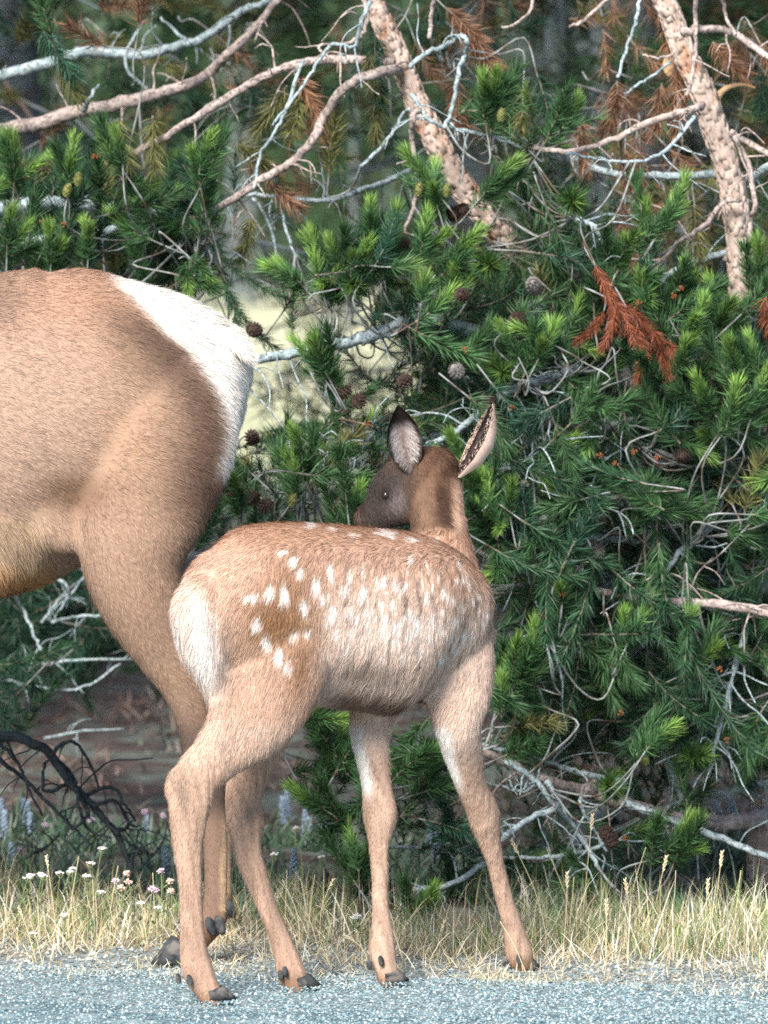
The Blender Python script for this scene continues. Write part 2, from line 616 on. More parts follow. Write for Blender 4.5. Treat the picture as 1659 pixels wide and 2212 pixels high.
def limb(tree, pts, d, r0, r1, m, name='branch', twigs=0, sides=9, jit=0.03, sub=6, tw_len=(0.05, 0.16), droop=0.5, rough=0.06, seed=None):
    """one bough with its bare side twigs, a single part; radii in photograph pixels"""
    if tree.fwd and np.mean([q[1] for q in pts]) < 560:
        d = np.asarray(d, float) - tree.fwd
    rng = np.random.default_rng(seed if seed is not None else abs(hash((round(pts[0][0]), round(pts[0][1]), round(pts[-1][0])))) % 99991)
    w = catmull(vpath(pts, d, jit, rng), sub)
    dm = float(np.mean(d))
    w = w + rng.normal(0, 0.0015, w.shape)
    rad = np.linspace(r0, r1, len(w)) * S * dm
    tree.nodes.append(w)
    g = Geo()
    g.tube(w, rad, sides, rough, rng=rng)
    for k in range(twigs):
        i = rng.integers(1, len(w) - 1)
        tan = unit(w[min(i + 1, len(w) - 1)] - w[i - 1])
        dr = unit(rng.normal(0, 1, 3) + 0.4 * tan * rng.choice([-1, 1]))
        dr = unit(dr - tan * (dr @ tan) * 0.6)
        le = rng.uniform(*tw_len)
        q = [w[i]]
        dd = dr.copy()
        for s in range(4):
            dd = unit(dd + np.array([0, 0, -droop * 0.35]) + rng.normal(0, 0.22, 3))
            q.append(q[-1] + dd * le / 4)
        rr = min(rad[i] * 0.55, rng.uniform(0.0018, 0.0034))
        qq = catmull(q, 3)
        g.tube(qq, np.linspace(rr, rr * 0.5, len(qq)), 5, 0.05, rng=rng)
        if rng.uniform() < 0.5:
            j = rng.integers(3, 9)
            d2 = unit(rng.normal(0, 1, 3))
            q2 = np.array([qq[j], qq[j] + d2 * le * 0.2, qq[j] + d2 * le * 0.35 + [0, 0, -0.02]])
            q2 = catmull(q2, 2)
            g.tube(q2, np.linspace(rr * 0.7, rr * 0.4, len(q2)), 5, 0.05, rng=rng)
    return tree.add_mesh(name, g, m)


def inpoly(poly, n, rng):
    poly = np.asarray(poly, float)
    lo, hi = poly.min(0), poly.max(0)
    out = []
    while len(out) < n:
        p = rng.uniform(lo, hi)
        c = False
        j = len(poly) - 1
        for i in range(len(poly)):
            if (poly[i, 1] > p[1]) != (poly[j, 1] > p[1]) and p[0] < (poly[j, 0] - poly[i, 0]) * (p[1] - poly[i, 1]) / (poly[j, 1] - poly[i, 1]) + poly[i, 0]:
                c = not c
            j = i
        if c:
            out.append(p)
    return out


def region(tree, poly, n, drange, ang, spread, kinds, toward=0.35, scale=(0.8, 1.15), seed=0):
    """fill a part of the crown with shoots; ang is the mean shoot direction, 90 = up"""
    rng = np.random.default_rng(seed + len(poly) * 31 + n)
    names = list(kinds)
    w = np.array([kinds[k] for k in names], float)
    w /= w.sum()
    for (u, v) in inpoly(poly, n, rng):
        d = rng.uniform(*drange)
        a = math.radians(ang + rng.normal(0, spread))
        dr = np.array([math.cos(a), -toward + rng.normal(0, 0.45), math.sin(a)])
        kd = names[rng.choice(len(names), p=w)]
        sc = rng.uniform(*scale)
        tree.shoot(kd, P(u, v, d) - unit(dr) * KINDS[kd][0] * 0.6 * sc, dr, sc)



# ------------------------------------------------------------------ forest behind
def far_tree_meshes(seed, H, r0, crown_from, spread, shade_tint):
    rng = np.random.default_rng(seed)
    g = Geo()
    z = np.linspace(-0.2, H, 14)
    lean = rng.normal(0, 0.012, 2)
    path = np.stack([lean[0] * z + 0.05 * np.sin(z * 0.9 + seed), lean[1] * z, z], -1)
    g.tube(path, np.interp(z, [-0.2, 0.2, H], [r0 * 1.35, r0, 0.015]), 12, 0.04, rng=rng)
    at = lambda h: np.array([np.interp(h, z, path[:, 0]), np.interp(h, z, path[:, 1]), h])
    # dead lower limbs
    for k in range(34):
        h = rng.uniform(0.4, crown_from + 1.2)
        a = rng.uniform(0, 6.28)
        le = rng.uniform(0.5, 1.7)
        q = [at(h)]
        d = np.array([math.cos(a), math.sin(a), rng.uniform(-0.35, 0.25)])
        for s in range(4):
            d = unit(d + np.array([0, 0, -0.10]) + rng.normal(0, 0.16, 3))
            q.append(q[-1] + d * le / 4)
        qq = catmull(q, 2)
        rr = rng.uniform(0.010, 0.020)
        g.tube(qq, np.linspace(rr, 0.003, len(qq)), 5, 0.05, rng=rng)
        for j in range(4):
            i = rng.integers(3, len(qq))
            d2 = unit(rng.normal(0, 1, 3) + [0, 0, -0.3])
            q2 = np.array([qq[i], qq[i] + d2 * 0.15, qq[i] + d2 * 0.3 + [0, 0, -0.05]])
            g.tube(q2, np.linspace(0.005, 0.002, 3), 4, rng=rng)
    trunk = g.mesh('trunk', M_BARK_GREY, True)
    # crown: boughs carrying tufts of needles
    V, F, C, n = [], [], [], 0
    nb = int((H - crown_from) * 17)
    for k in range(nb):
        h = crown_from + (H - crown_from) * (k + rng.uniform(0, 1)) / nb
        a = k * 2.4 + rng.normal(0, 0.4)
        le = spread * (1 - ((h - crown_from) / (H - crown_from)) ** 1.3) * rng.uniform(0.6, 1.1) + 0.12
        b = at(h)
        d = np.array([math.cos(a), math.sin(a), rng.uniform(-0.25, 0.35)])
        m = max(3, int(le / 0.15))
        for i in range(m):
            t = (0.25 + 0.75 * (i + 1) / m) * le
            c0 = b + d * t + [0, 0, 0.10 * (t / spread) ** 2] + rng.normal(0, 0.05, 3)
            q = 34
            dd = unit(d * 0.7 + rng.normal(0, 0.5, (q, 3)) + [0, 0, 0.25])
            s0 = c0 + rng.normal(0, 0.035, (q, 3))
            ln = rng.uniform(0.06, 0.11, q)[:, None]
            sd = unit(np.cross(dd, rng.normal(0, 1, (q, 3)))) * 0.0042
            V.append(np.stack([s0 - sd, s0 + sd, s0 + dd * ln], 1).reshape(-1, 3))
            F.append(np.arange(q * 3).reshape(-1, 3) + n)
            n += q * 3
            cc = (OLIVE if rng.uniform() < 0.22 else GREEN) * (BROWN / GREEN * 0.5 if rng.uniform() < 0.05 else 1.0) * shade_tint * rng.uniform(0.7, 1.3)
            C.append(np.repeat(cc * rng.uniform(0.75, 1.25, (q, 1)), 3, axis=0))
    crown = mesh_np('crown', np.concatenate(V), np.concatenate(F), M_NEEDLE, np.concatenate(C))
    return trunk, crown


FAR = [far_tree_meshes(51, 9.5, 0.13, 1.7, 1.35, 0.65), far_tree_meshes(52, 7.5, 0.10, 0.35, 1.6, 0.55), far_tree_meshes(53, 11.0, 0.16, 2.6, 1.5, 0.7), far_tree_meshes(54, 5.0, 0.07, 0.2, 1.25, 0.55), far_tree_meshes(55, 10.0, 0.12, 2.25, 2.3, 0.55)]  # last argument darkens the needles, standing in for forest shade
_n_tall = 0


def far_tree(x, y, k, sc, rz, label, group, name='pine_tree', crown=True, thin=1.0):
    base = np.array([x, y, float(gz(x, y))])
    r = empty(name, base)
    r.rotation_euler.z = rz
    r.scale = (sc * thin, sc * thin, sc)
    tag(r, label, 'tree', group)
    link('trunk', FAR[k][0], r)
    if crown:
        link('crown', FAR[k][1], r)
    return r


def far_u(u, d):
    return (u - 829.5) * S * d


# two trunks that stand clear in the gap between the leaning pines
for u, d, k, sc, lab in ((1200, 21.5, 2, 0.95, 'pine with thick blue grey bare trunk standing behind the leaning pine'),
                         (1583, 25.0, 0, 0.85, 'pine with slim pale brown trunk standing behind the crooked pink trunk')):
    far_tree(far_u(u, d), d, k, sc, 1.0, lab, None, thin=0.32)
for u, d, sc, lab in ((1050, 24.5, 1.0, 'broad spreading pine behind the thick blue grey trunk'), (60, 22.5, 1.0, 'broad spreading pine behind the long bare boughs'), (1420, 23.5, 1.0, 'broad spreading pine behind the crooked pink trunk')):
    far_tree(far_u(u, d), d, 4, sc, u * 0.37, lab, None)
# pines added beyond the frame edges so that their crowns shade the wood
for x, y, k, sc in ((-3.4, 15.6, 4, 1.0), (-6.0, 15.0, 2, 1.0), (3.6, 15.8, 4, 1.0), (6.2, 15.2, 2, 1.0), (-2.5, 18.5, 4, 1.05), (2.9, 18.6, 4, 1.05), (2.0, 17.0, 4, 1.12), (-1.95, 17.2, 4, 1.1)):
    far_tree(x, y, k, sc, x * 1.7, 'tall pine added beyond the frame edge to shade the wood', 'added pines that shade the wood')
rng = np.random.default_rng(77)
spots = []
for d in np.concatenate([np.linspace(17.5, 30, 26), np.linspace(30, 75, 46), np.linspace(75, 165, 34)]):
    for tries in range(30):
        half = 2.8 if d < 30 else 0.095 * d + 3.0
        x = rng.uniform(-half, half) * (1.35 if d < 30 else 1)
        u = 829.5 + x / (S * d)
        cr = 1.35 / (S * d)
        if 455 - min(cr, 330) < u < 815 + min(cr, 330) and d < 92:
            continue
        if 33 < d < 92 and -9.5 < x < 1.2:
            continue
        if 1130 < u < 1260 and d < 21.5 or 1540 < u < 1630 and d < 25:
            continue
        if u < 430 + 0 and d < 21.0 and u > -100:
            continue
        if all((x - a) ** 2 + (d - b) ** 2 > (0.9 if d < 40 else 1.6) ** 2 for a, b in spots):
            spots.append((x, d))
            break
for x, d in spots:
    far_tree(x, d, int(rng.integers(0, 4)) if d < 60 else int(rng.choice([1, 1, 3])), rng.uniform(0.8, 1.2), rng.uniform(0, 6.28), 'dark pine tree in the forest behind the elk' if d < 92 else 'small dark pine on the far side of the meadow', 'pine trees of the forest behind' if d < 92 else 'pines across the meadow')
# far side of the meadow and the sides out of view, as one mass
V, F, C, n = [], [], [], 0


for k in range(60):
    x = rng.uniform(-30, 30)
    y = rng.uniform(168, 185)
    hh = rng.uniform(7, 12)
    q = 420
    zz = rng.uniform(0.02, 1, q)
    a = rng.uniform(0, 6.28, q)
    rr = 1.9 * (1 - zz) * rng.uniform(0.4, 1.05, q)
    c0 = np.stack([x + rr * np.cos(a), y + rr * np.sin(a), zz * hh + float(gz(x, y))], -1)
    dd = unit(np.stack([np.cos(a), np.sin(a), rng.uniform(-0.4, 0.5, q)], -1))
    sd = unit(np.cross(dd, rng.normal(0, 1, (q, 3)))) * 0.16
    V.append(np.stack([c0 - sd, c0 + sd, c0 + dd * 0.7], 1).reshape(-1, 3))
    F.append(np.arange(q * 3).reshape(-1, 3) + n)
    n += q * 3
    C.append(np.repeat(GREEN * rng.uniform(0.6, 1.3, (q, 1)), 3, axis=0))
tag(link('far_wood', mesh_np('far_wood', np.concatenate(V), np.concatenate(F), M_NEEDLE, np.concatenate(C))), 'dark wood along the far side of the pale meadow', 'wood', kind='stuff')

# ------------------------------------------------------------------ the pines close behind the elk
def bough_base(u, d):
    x = (u - 829.5) * S * d
    return np.array([x, d, float(gz(x, d))])


TA = Tree(bough_base(1760, 14.7), 'leaning pine with thick pink flaky trunk slanting over the spotted calf')
TB = Tree(bough_base(1650, 14.2), 'crooked pine with pale pink trunk and a torn strip of wood')
TC = Tree(bough_base(-230, 14.9), 'pine with long bare grey boughs reaching out above the adult elk')

TA.fwd = 0.25
TB.fwd = 0.25


# trunks
def trunk(tree, pts, d, radii, m, seed):
    rng = np.random.default_rng(seed)
    w = catmull(vpath(pts, d), 8)
    rad = np.interp(np.linspace(0, 1, len(w)), np.linspace(0, 1, len(radii)), radii) * S * float(np.mean(d)) * 0.92
    g = Geo()
    tree.nodes.append(w)
    g.tube(w, rad, 24, 0.010, rng=rng)
    # flakes of bark standing off the trunk
    for k in range(int(len(w) * 13)):
        i = rng.integers(1, len(w) - 1)
        t = unit(w[i + 1] - w[i - 1])
        a = rng.uniform(0, 6.28)
        n1 = unit(np.cross([0, 1, 0], t))
        nn = n1 * math.cos(a) + np.cross(t, n1) * math.sin(a)
        s = np.cross(t, nn)
        c = w[i] + nn * rad[i] * 0.99 + t * rng.normal(0, 0.012)
        l, ww = rng.uniform(0.006, 0.018), rng.uniform(0.003, 0.008)
        V = np.array([c - t * l - s * ww, c - t * l * 0.8 + s * ww, c + t * l * 0.9 + s * ww * 0.8, c + t * l - s * ww * 0.9]) + nn * np.array([0.0004, 0.0012, 0.0028, 0.0018])[:, None]
        V = np.vstack([V, V - nn * 0.003])
        g.add(V, [(0, 1, 2, 3), (0, 4, 5, 1), (1, 5, 6, 2), (2, 6, 7, 3), (3, 7, 4, 0)])
    return tree.add_mesh('trunk', g, m)


_gA = gd(0)
rowg = lambda d: 500 + CAMZ / (S * d)
trunk(TA, [(1760, rowg(14.7) + 25), (1700, 1600), (1620, 1250), (1500, 960), (1400, 862), (1330, 815), (1240, 700), (1120, 552), (1070, 492), (985, 385), (930, 280), (895, 210), (860, 120), (828, 50), (780, -60), (700, -300), (660, -700), (640, -1300)],
      [14.7, 14.65, 14.6, 14.55, 14.5, 14.48, 14.3, 14.15, 14.1, 14.05, 14.05, 14.05, 14.05, 14.05, 14.1, 14.2, 14.4, 14.6], [46, 44, 42, 40, 38, 36, 34, 31, 29, 30, 28, 26, 25, 24, 22, 20, 14, 4], M_BARK_PINK, 1)
trunk(TB, [(1650, rowg(14.2) + 25), (1660, 1600), (1655, 1250), (1640, 950), (1624, 780), (1606, 680), (1597, 560), (1592, 470), (1578, 390), (1545, 280), (1515, 190), (1480, 120), (1455, 50), (1425, -30), (1380, -200), (1350, -600), (1340, -1200)],
      [14.2, 14.2, 14.2, 14.1, 14.0, 13.95, 13.95, 13.95, 13.95, 13.95, 13.95, 13.95, 13.95, 13.95, 14.0, 14.1, 14.2], [44, 42, 40, 36, 30, 28, 28, 30, 30, 30, 29, 26, 26, 26, 22, 15, 4], M_BARK_PINK, 2)
trunk(TC, [(-230, rowg(14.9) + 25), (-225, 1500), (-240, 1000), (-235, 500), (-250, 0), (-240, -600), (-245, -1300)], 14.9, [70, 62, 56, 50, 44, 30, 6], M_BARK_PINK, 3)

PK, BL = M_BARK_LIMB, M_BARK_BLUE
# boughs of the left pine
limb(TC, [(-235, 330), (-100, 300), (0, 283), (80, 270), (150, 245), (230, 230), (330, 205), (400, 185), (450, 160), (500, 110), (550, 60), (600, 0), (650, -80)], 14.5, 20, 7, PK, twigs=16)
limb(TC, [(-240, 150), (-50, 170), (90, 140), (170, 115), (230, 115), (310, 120), (380, 100), (440, 80), (520, 25), (580, 0), (640, -60)], 15.0, 14, 7, BL, twigs=12)
limb(TC, [(410, 95), (380, 68), (345, 38)], 14.9, 4.5, 2.5, BL)
limb(TC, [(330, 205), (270, 135), (310, 45)], 14.9, 4, 3, BL)
limb(TC, [(180, 238), (198, 205), (215, 182)], 14.45, 6, 2.5, BL)
limb(TC, [(-240, 520), (-80, 470), (60, 440), (160, 440), (280, 455), (380, 468), (430, 470)], [14.9, 14.5, 14.2, 14.1, 14.1, 14.1, 14.2], 20, 6, BL, twigs=18)
limb(TC, [(-230, 640), (-60, 560), (80, 520), (220, 500), (330, 470), (420, 500), (470, 570), (500, 670)], [14.9, 14.5, 14.2, 14.1, 14.0, 14.0, 14.0, 14.0], 15, 3, BL, twigs=10)
# boughs of the leaning pine
limb(TA, [(850, 137), (790, 134), (720, 130), (640, 140), (570, 165), (500, 205), (430, 250), (350, 300), (285, 335)], 14.28, 11, 8, PK, twigs=10)
limb(TA, [(868, 150), (845, 152), (790, 165), (740, 195), (700, 250), (670, 310), (630, 350), (570, 385), (500, 430), (430, 470), (360, 480), (310, 476)], 14.22, 12, 7, PK, twigs=16)
limb(TA, [(960, 340), (890, 365), (850, 385), (780, 410), (710, 432), (620, 430), (540, 420), (480, 440)], 14.4, 7, 4, BL, twigs=14, tw_len=(0.06, 0.14))
limb(TA, [(905, 235), (890, 260), (890, 300), (900, 380), (895, 440), (875, 500)], 14.15, 7, 4, PK, twigs=3)
limb(TA, [(885, 145), (920, 115), (960, 100), (990, 78), (1008, 86), (1005, 115), (990, 160), (975, 240), (960, 275)], 14.15, 5.5, 5, BL, twigs=4)
limb(TA, [(890, 205), (930, 262), (1000, 282), (1080, 300), (1150, 330)], 14.15, 5, 4, BL, twigs=6)
limb(TA, [(885, 235), (870, 250), (830, 310), (780, 360)], 14.2, 4, 4, BL)
limb(TA, [(800, 0), (780, 50), (765, 100), (720, 95), (690, 130), (665, 170), (590, 270)], 14.1, 5, 3, BL, twigs=3)
limb(TA, [(720, 130), (690, 100), (760, 90), (790, 60), (790, 0), (800, -80)], 14.15, 3, 6, PK, twigs=3)
limb(TA, [(655, 130), (620, 230), (590, 290), (560, 340), (550, 410)], 14.2, 4, 3, BL, twigs=5)
limb(TA, [(430, 475), (445, 530), (460, 600)], 14.2, 5, 3, BL, twigs=3)
limb(TA, [(545, 425), (580, 480), (600, 560)], 14.3, 4, 3, BL, twigs=3)
limb(TA, [(940, -20), (930, 40), (928, 85)], 14.1, 5, 5, PK)
limb(TA, [(590, 375), (605, 440), (620, 500), (640, 560)], 14.25, 4, 3, BL, twigs=2)
limb(TA, [(1200, 640), (1080, 718), (980, 705), (900, 690), (830, 715), (770, 735), (680, 750), (620, 765), (550, 778), (500, 800)], [14.2, 13.8, 13.7, 13.65, 13.65, 13.65, 13.65, 13.65, 13.65, 13.65], 19, 9, BL, twigs=16, tw_len=(0.1, 0.25))
limb(TA, [(1350, 830), (1250, 800), (1200, 815), (1130, 830), (1060, 870), (990, 930), (930, 960)], [14.3, 13.8, 13.6, 13.55, 13.55, 13.6, 13.6], 13, 6, BL, twigs=26, tw_len=(0.08, 0.22))
limb(TA, [(1450, 900), (1350, 915), (1260, 945), (1170, 985), (1110, 1010), (1040, 1020)], [14.3, 13.8, 13.6, 13.55, 13.55, 13.6], 13, 5, BL, twigs=24, tw_len=(0.08, 0.25))
limb(TA, [(1500, 960), (1370, 1040), (1310, 1075), (1260, 1100), (1180, 1120), (1100, 1110)], [14.3, 13.8, 13.6, 13.55, 13.55, 13.6], 13, 5, BL, twigs=24, tw_len=(0.08, 0.25))
limb(TA, [(1640, 1300), (1400, 1220), (1250, 1330), (1180, 1380), (1120, 1440)], [14.5, 14.0, 13.7, 13.65, 13.65], 11, 5, BL, twigs=20, tw_len=(0.08, 0.25))
limb(TA, [(1700, 1325), (1659, 1322), (1540, 1305), (1450, 1300), (1350, 1288), (1260, 1268), (1200, 1262)], 13.55, 13, 6, PK, twigs=14, tw_len=(0.06, 0.2))
limb(TA, [(1230, 480), (1250, 560), (1265, 640), (1285, 700)], 14.0, 6, 5, BL, twigs=8, tw_len=(0.06, 0.2))
limb(TA, [(1245, 470), (1290, 500), (1330, 590), (1300, 560)], 14.0, 6, 4, BL, twigs=8, tw_len=(0.06, 0.2))
limb(TA, [(1600, 1200), (1420, 1180), (1300, 1160), (1220, 1190), (1150, 1260)], [14.5, 14.0, 13.7, 13.65, 13.65], 10, 5, BL, twigs=24, tw_len=(0.08, 0.25))
limb(TA, [(820, 930), (760, 940), (720, 985), (680, 1030), (640, 1060)], 13.6, 6, 4, BL, twigs=30, tw_len=(0.06, 0.18))
limb(TA, [(990, 930), (900, 950), (820, 930)], 14.0, 7, 6, BL, twigs=8)
# low boughs that sag to the ground on the right
limb(TA, [(1770, 1720), (1659, 1762), (1580, 1776), (1500, 1775), (1400, 1755), (1330, 1730), (1260, 1710), (1180, 1685), (1100, 1652), (1040, 1620)], [14.6, 14.2, 14.0, 13.9, 13.8, 13.75, 13.7, 13.65, 13.6, 13.6], 24, 9, PK, twigs=26, tw_len=(0.08, 0.3))
limb(TA, [(1330, 1728), (1450, 1770), (1560, 1812), (1659, 1850), (1720, 1870)], [13.74, 13.7, 13.7, 13.7, 13.7], 9, 6, BL, twigs=12, tw_len=(0.06, 0.2))
limb(TA, [(1090, 1645), (1150, 1680), (1200, 1740), (1250, 1800), (1290, 1870), (1310, 1925)], 13.55, 7, 4, BL, twigs=12, tw_len=(0.06, 0.2))
limb(TA, [(1180, 1690), (1210, 1735), (1150, 1765), (1095, 1805), (1060, 1850), (1000, 1895), (960, 1915), (890, 1922)], 13.5, 7, 6, BL, twigs=12, tw_len=(0.06, 0.2))
limb(TA, [(1330, 1815), (1260, 1840), (1200, 1850), (1085, 1853), (960, 1835), (840, 1830)], 13.6, 5, 4, BL, twigs=6, tw_len=(0.06, 0.2))
limb(TA, [(1350, 1690), (1260, 1672), (1200, 1652), (1120, 1628), (1040, 1610)], 13.7, 7, 5, BL, twigs=8, tw_len=(0.06, 0.2))
limb(TA, [(1700, 1680), (1659, 1690), (1560, 1712), (1480, 1732), (1400, 1760)], 13.95, 12, 6, BL, twigs=18, tw_len=(0.08, 0.25))
limb(TA, [(1260, 1710), (1255, 1740), (1290, 1800), (1310, 1840)], 13.6, 4, 3, BL, twigs=3)
limb(TA, [(1180, 1685), (1130, 1710), (1090, 1700), (1040, 1690)], 13.6, 4, 3, BL, twigs=3)
limb(TA, [(1500, 1775), (1480, 1840), (1420, 1880), (1380, 1930)], 13.8, 6, 3, M_BARK_DARK, twigs=5)
limb(TA, [(1480, 1740), (1440, 1640), (1430, 1580), (1450, 1500), (1500, 1400)], 14.0, 10, 5, BL, twigs=12, tw_len=(0.08, 0.25))
limb(TA, [(980, 1640), (900, 1700), (830, 1740), (740, 1745), (690, 1750)], 13.4, 6, 3, M_BARK_DARK, twigs=5)
limb(TA, [(1040, 1620), (960, 1600), (900, 1620), (800, 1600), (740, 1620)], 13.5, 6, 4, M_BARK_DARK, twigs=6)
# boughs of the crooked pine
limb(TB, [(1520, 228), (1490, 238), (1400, 265), (1330, 300), (1250, 325), (1190, 325), (1150, 320)], 14.05, 9, 5, PK, twigs=9)
limb(TB, [(1500, 250), (1470, 290), (1430, 330), (1370, 350), (1300, 345), (1220, 330)], 14.0, 5, 3, BL, twigs=6)
limb(TB, [(1470, 68), (1530, 62), (1590, 75), (1659, 122), (1720, 160)], 14.1, 9, 7, PK, twigs=6)
limb(TB, [(1500, -30), (1503, 50), (1500, 130), (1485, 205)], 14.05, 5.5, 4, PK, twigs=3)
limb(TB, [(1560, -20), (1570, 40), (1590, 75)], 14.05, 4, 4, PK)
limb(TB, [(1575, 285), (1620, 310), (1659, 332), (1720, 350)], 14.1, 8, 6, PK, twigs=3)
limb(TB, [(1585, 295), (1615, 350), (1630, 440), (1620, 480), (1625, 560)], 14.05, 6, 5, PK, twigs=5)
limb(TB, [(1570, 565), (1590, 552), (1620, 560), (1645, 590), (1659, 615), (1690, 650)], 14.1, 12, 11, PK)
limb(TB, [(1580, 545), (1500, 565), (1450, 590), (1390, 640), (1330, 680)], 14.15, 8, 5, BL, twigs=12, tw_len=(0.08, 0.22))
limb(TB, [(1600, 430), (1560, 440), (1520, 490), (1470, 520), (1420, 580), (1380, 620)], 14.1, 6, 4, PK, twigs=8)
limb(TB, [(1600, 400), (1659, 360), (1720, 340)], 14.3, 9, 8, BL, twigs=2)
limb(TB, [(1590, 375), (1430, 380), (1350, 378), (1270, 360), (1240, 340)], 14.6, 9, 7, BL, twigs=6)
limb(TB, [(1386, -20), (1375, 40), (1355, 100), (1333, 170)], 14.0, 4, 3.5, BL)
limb(TB, [(1450, 135), (1400, 170), (1350, 203)], 14.0, 3.5, 3, BL)
limb(TB, [(1460, 115), (1420, 125), (1390, 118)], 14.0, 3, 2, PK)
limb(TB, [(1320, -10), (1263, 43), (1231, 58)], 14.1, 4, 4, PK)
limb(TB, [(1155, -20), (1140, 30), (1106, 55), (1085, 60)], 14.1, 4, 3, PK)
limb(TB, [(1630, 680), (1560, 690), (1480, 730), (1400, 760)], 13.9, 8, 5, BL, twigs=10)
limb(TB, [(1635, 900), (1560, 930), (1460, 960), (1380, 970)], [14.2, 14.0, 13.9, 13.8], 9, 5, BL, twigs=20, tw_len=(0.08, 0.22))
limb(TB, [(1650, 1080), (1560, 1120), (1480, 1180), (1420, 1280), (1390, 1400)], [14.1, 13.8, 13.65, 13.6, 13.6], 9, 4, BL, twigs=20, tw_len=(0.08, 0.22))
limb(TB, [(1650, 1250), (1600, 1400), (1560, 1550), (1530, 1680)], [14.1, 13.7, 13.6, 13.6], 9, 4, BL, twigs=24, tw_len=(0.08, 0.22))
# torn strip of wood curling off the crooked trunk
g = Geo()
w = catmull(vpath([(1548, 262), (1545, 232), (1553, 205), (1575, 188), (1605, 183), (1632, 190)], 14.05), 6)
g.tube(w, np.linspace(0.013, 0.002, len(w)), 8, 0.05)
TB.add_mesh('torn_strip', g, M_WOOD)
g = Geo()
blob(g, P(1447, 140, 14.06), (0.017, 0.006, 0.03), 12, 8)
TB.add_mesh('bare_patch', g, M_WOOD)

# foliage -------------------------------------------------------------------
MIX = {'green': 5, 'deep': 3, 'candle': 2, 'star': 1, 'olive': 0.4}
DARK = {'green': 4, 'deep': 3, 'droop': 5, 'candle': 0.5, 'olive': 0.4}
region(TC, [(-60, 330), (120, 330), (250, 345), (340, 370), (440, 350), (455, 430), (425, 520), (445, 590), (400, 620), (300, 585), (200, 565), (-60, 590)], 108, (13.7, 14.9), 95, 45, MIX, seed=1)
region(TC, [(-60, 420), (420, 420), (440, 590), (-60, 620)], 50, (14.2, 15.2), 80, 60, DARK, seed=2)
region(TA, [(690, 560), (800, 485), (900, 510), (1000, 570), (1100, 570), (1230, 490), (1290, 560), (1300, 700), (1250, 850), (1100, 850), (1060, 900), (940, 950), (860, 940), (800, 870), (850, 790), (880, 720), (720, 660)], 181, (13.5, 14.5), 70, 60, MIX, seed=3)
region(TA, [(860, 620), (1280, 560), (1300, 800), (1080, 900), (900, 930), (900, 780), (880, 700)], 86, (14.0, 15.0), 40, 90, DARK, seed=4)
region(TA, [(620, 640), (660, 600), (670, 680), (630, 700)], 2, (13.6, 14.2), 95, 40, MIX, seed=41)
region(TA, [(680, 750), (760, 780), (760, 880), (700, 880)], 7, (13.6, 14.0), 100, 40, MIX, seed=42)
region(TA, [(440, 1000), (560, 970), (680, 930), (860, 900), (1000, 960), (1060, 1080), (1060, 1170), (420, 1170)], 122, (13.4, 14.8), 75, 55, MIX, seed=5)
region(TA, [(560, 930), (680, 900), (700, 960), (580, 990)], 4, (14.0, 14.8), 75, 55, MIX, seed=52)
region(TA, [(1040, 400), (1160, 380), (1240, 380), (1270, 470), (1200, 500), (1120, 470)], 24, (13.8, 14.2), 0, 70, {'green': 4, 'deep': 2, 'star': 1}, seed=6)
region(TA, [(1030, 170), (1110, 170), (1180, 260), (1260, 260), (1250, 380), (1180, 350), (1080, 290), (1040, 250)], 15, (13.8, 14.2), 70, 50, {'green': 4, 'candle': 2, 'deep': 1}, seed=7)
region(TA, [(1180, 480), (1290, 470), (1290, 720), (1200, 760), (1160, 600)], 24, (13.6, 14.1), -70, 35, {'droop': 4, 'green': 3}, seed=8)
region(TB, [(1300, 600), (1420, 600), (1480, 620), (1570, 650), (1700, 600), (1700, 800), (1560, 860), (1430, 800), (1320, 800)], 79, (13.5, 14.2), 70, 60, MIX, seed=9)
region(TB, [(1400, 820), (1540, 780), (1700, 740), (1700, 1150), (1560, 1180), (1400, 1050)], 122, (13.5, 14.5), 85, 60, MIX, seed=10)
region(TB, [(1360, 430), (1480, 420), (1480, 560), (1380, 560)], 12, (14.0, 14.7), 60, 70, {'green': 2, 'olive': 4, 'dead': 2, 'candle': 1}, seed=11)
region(TB, [(1290, 380), (1560, 330), (1580, 600), (1330, 640)], 33, (14.4, 15.2), -60, 60, {'dead': 5, 'olive': 3, 'deep': 3, 'green': 1}, seed=12)
region(TB, [(1560, 80), (1700, 80), (1700, 560), (1620, 560), (1600, 300)], 28, (14.4, 15.2), -50, 60, {'dead': 3, 'olive': 3, 'deep': 3, 'green': 2}, seed=13)
region(TB, [(1270, 0), (1420, 0), (1480, 200), (1450, 300), (1300, 360), (1280, 330), (1350, 180), (1275, 110)], 33, (14.6, 15.6), -50, 60, {'dead': 4, 'olive': 4, 'deep': 3, 'green': 1}, seed=14)
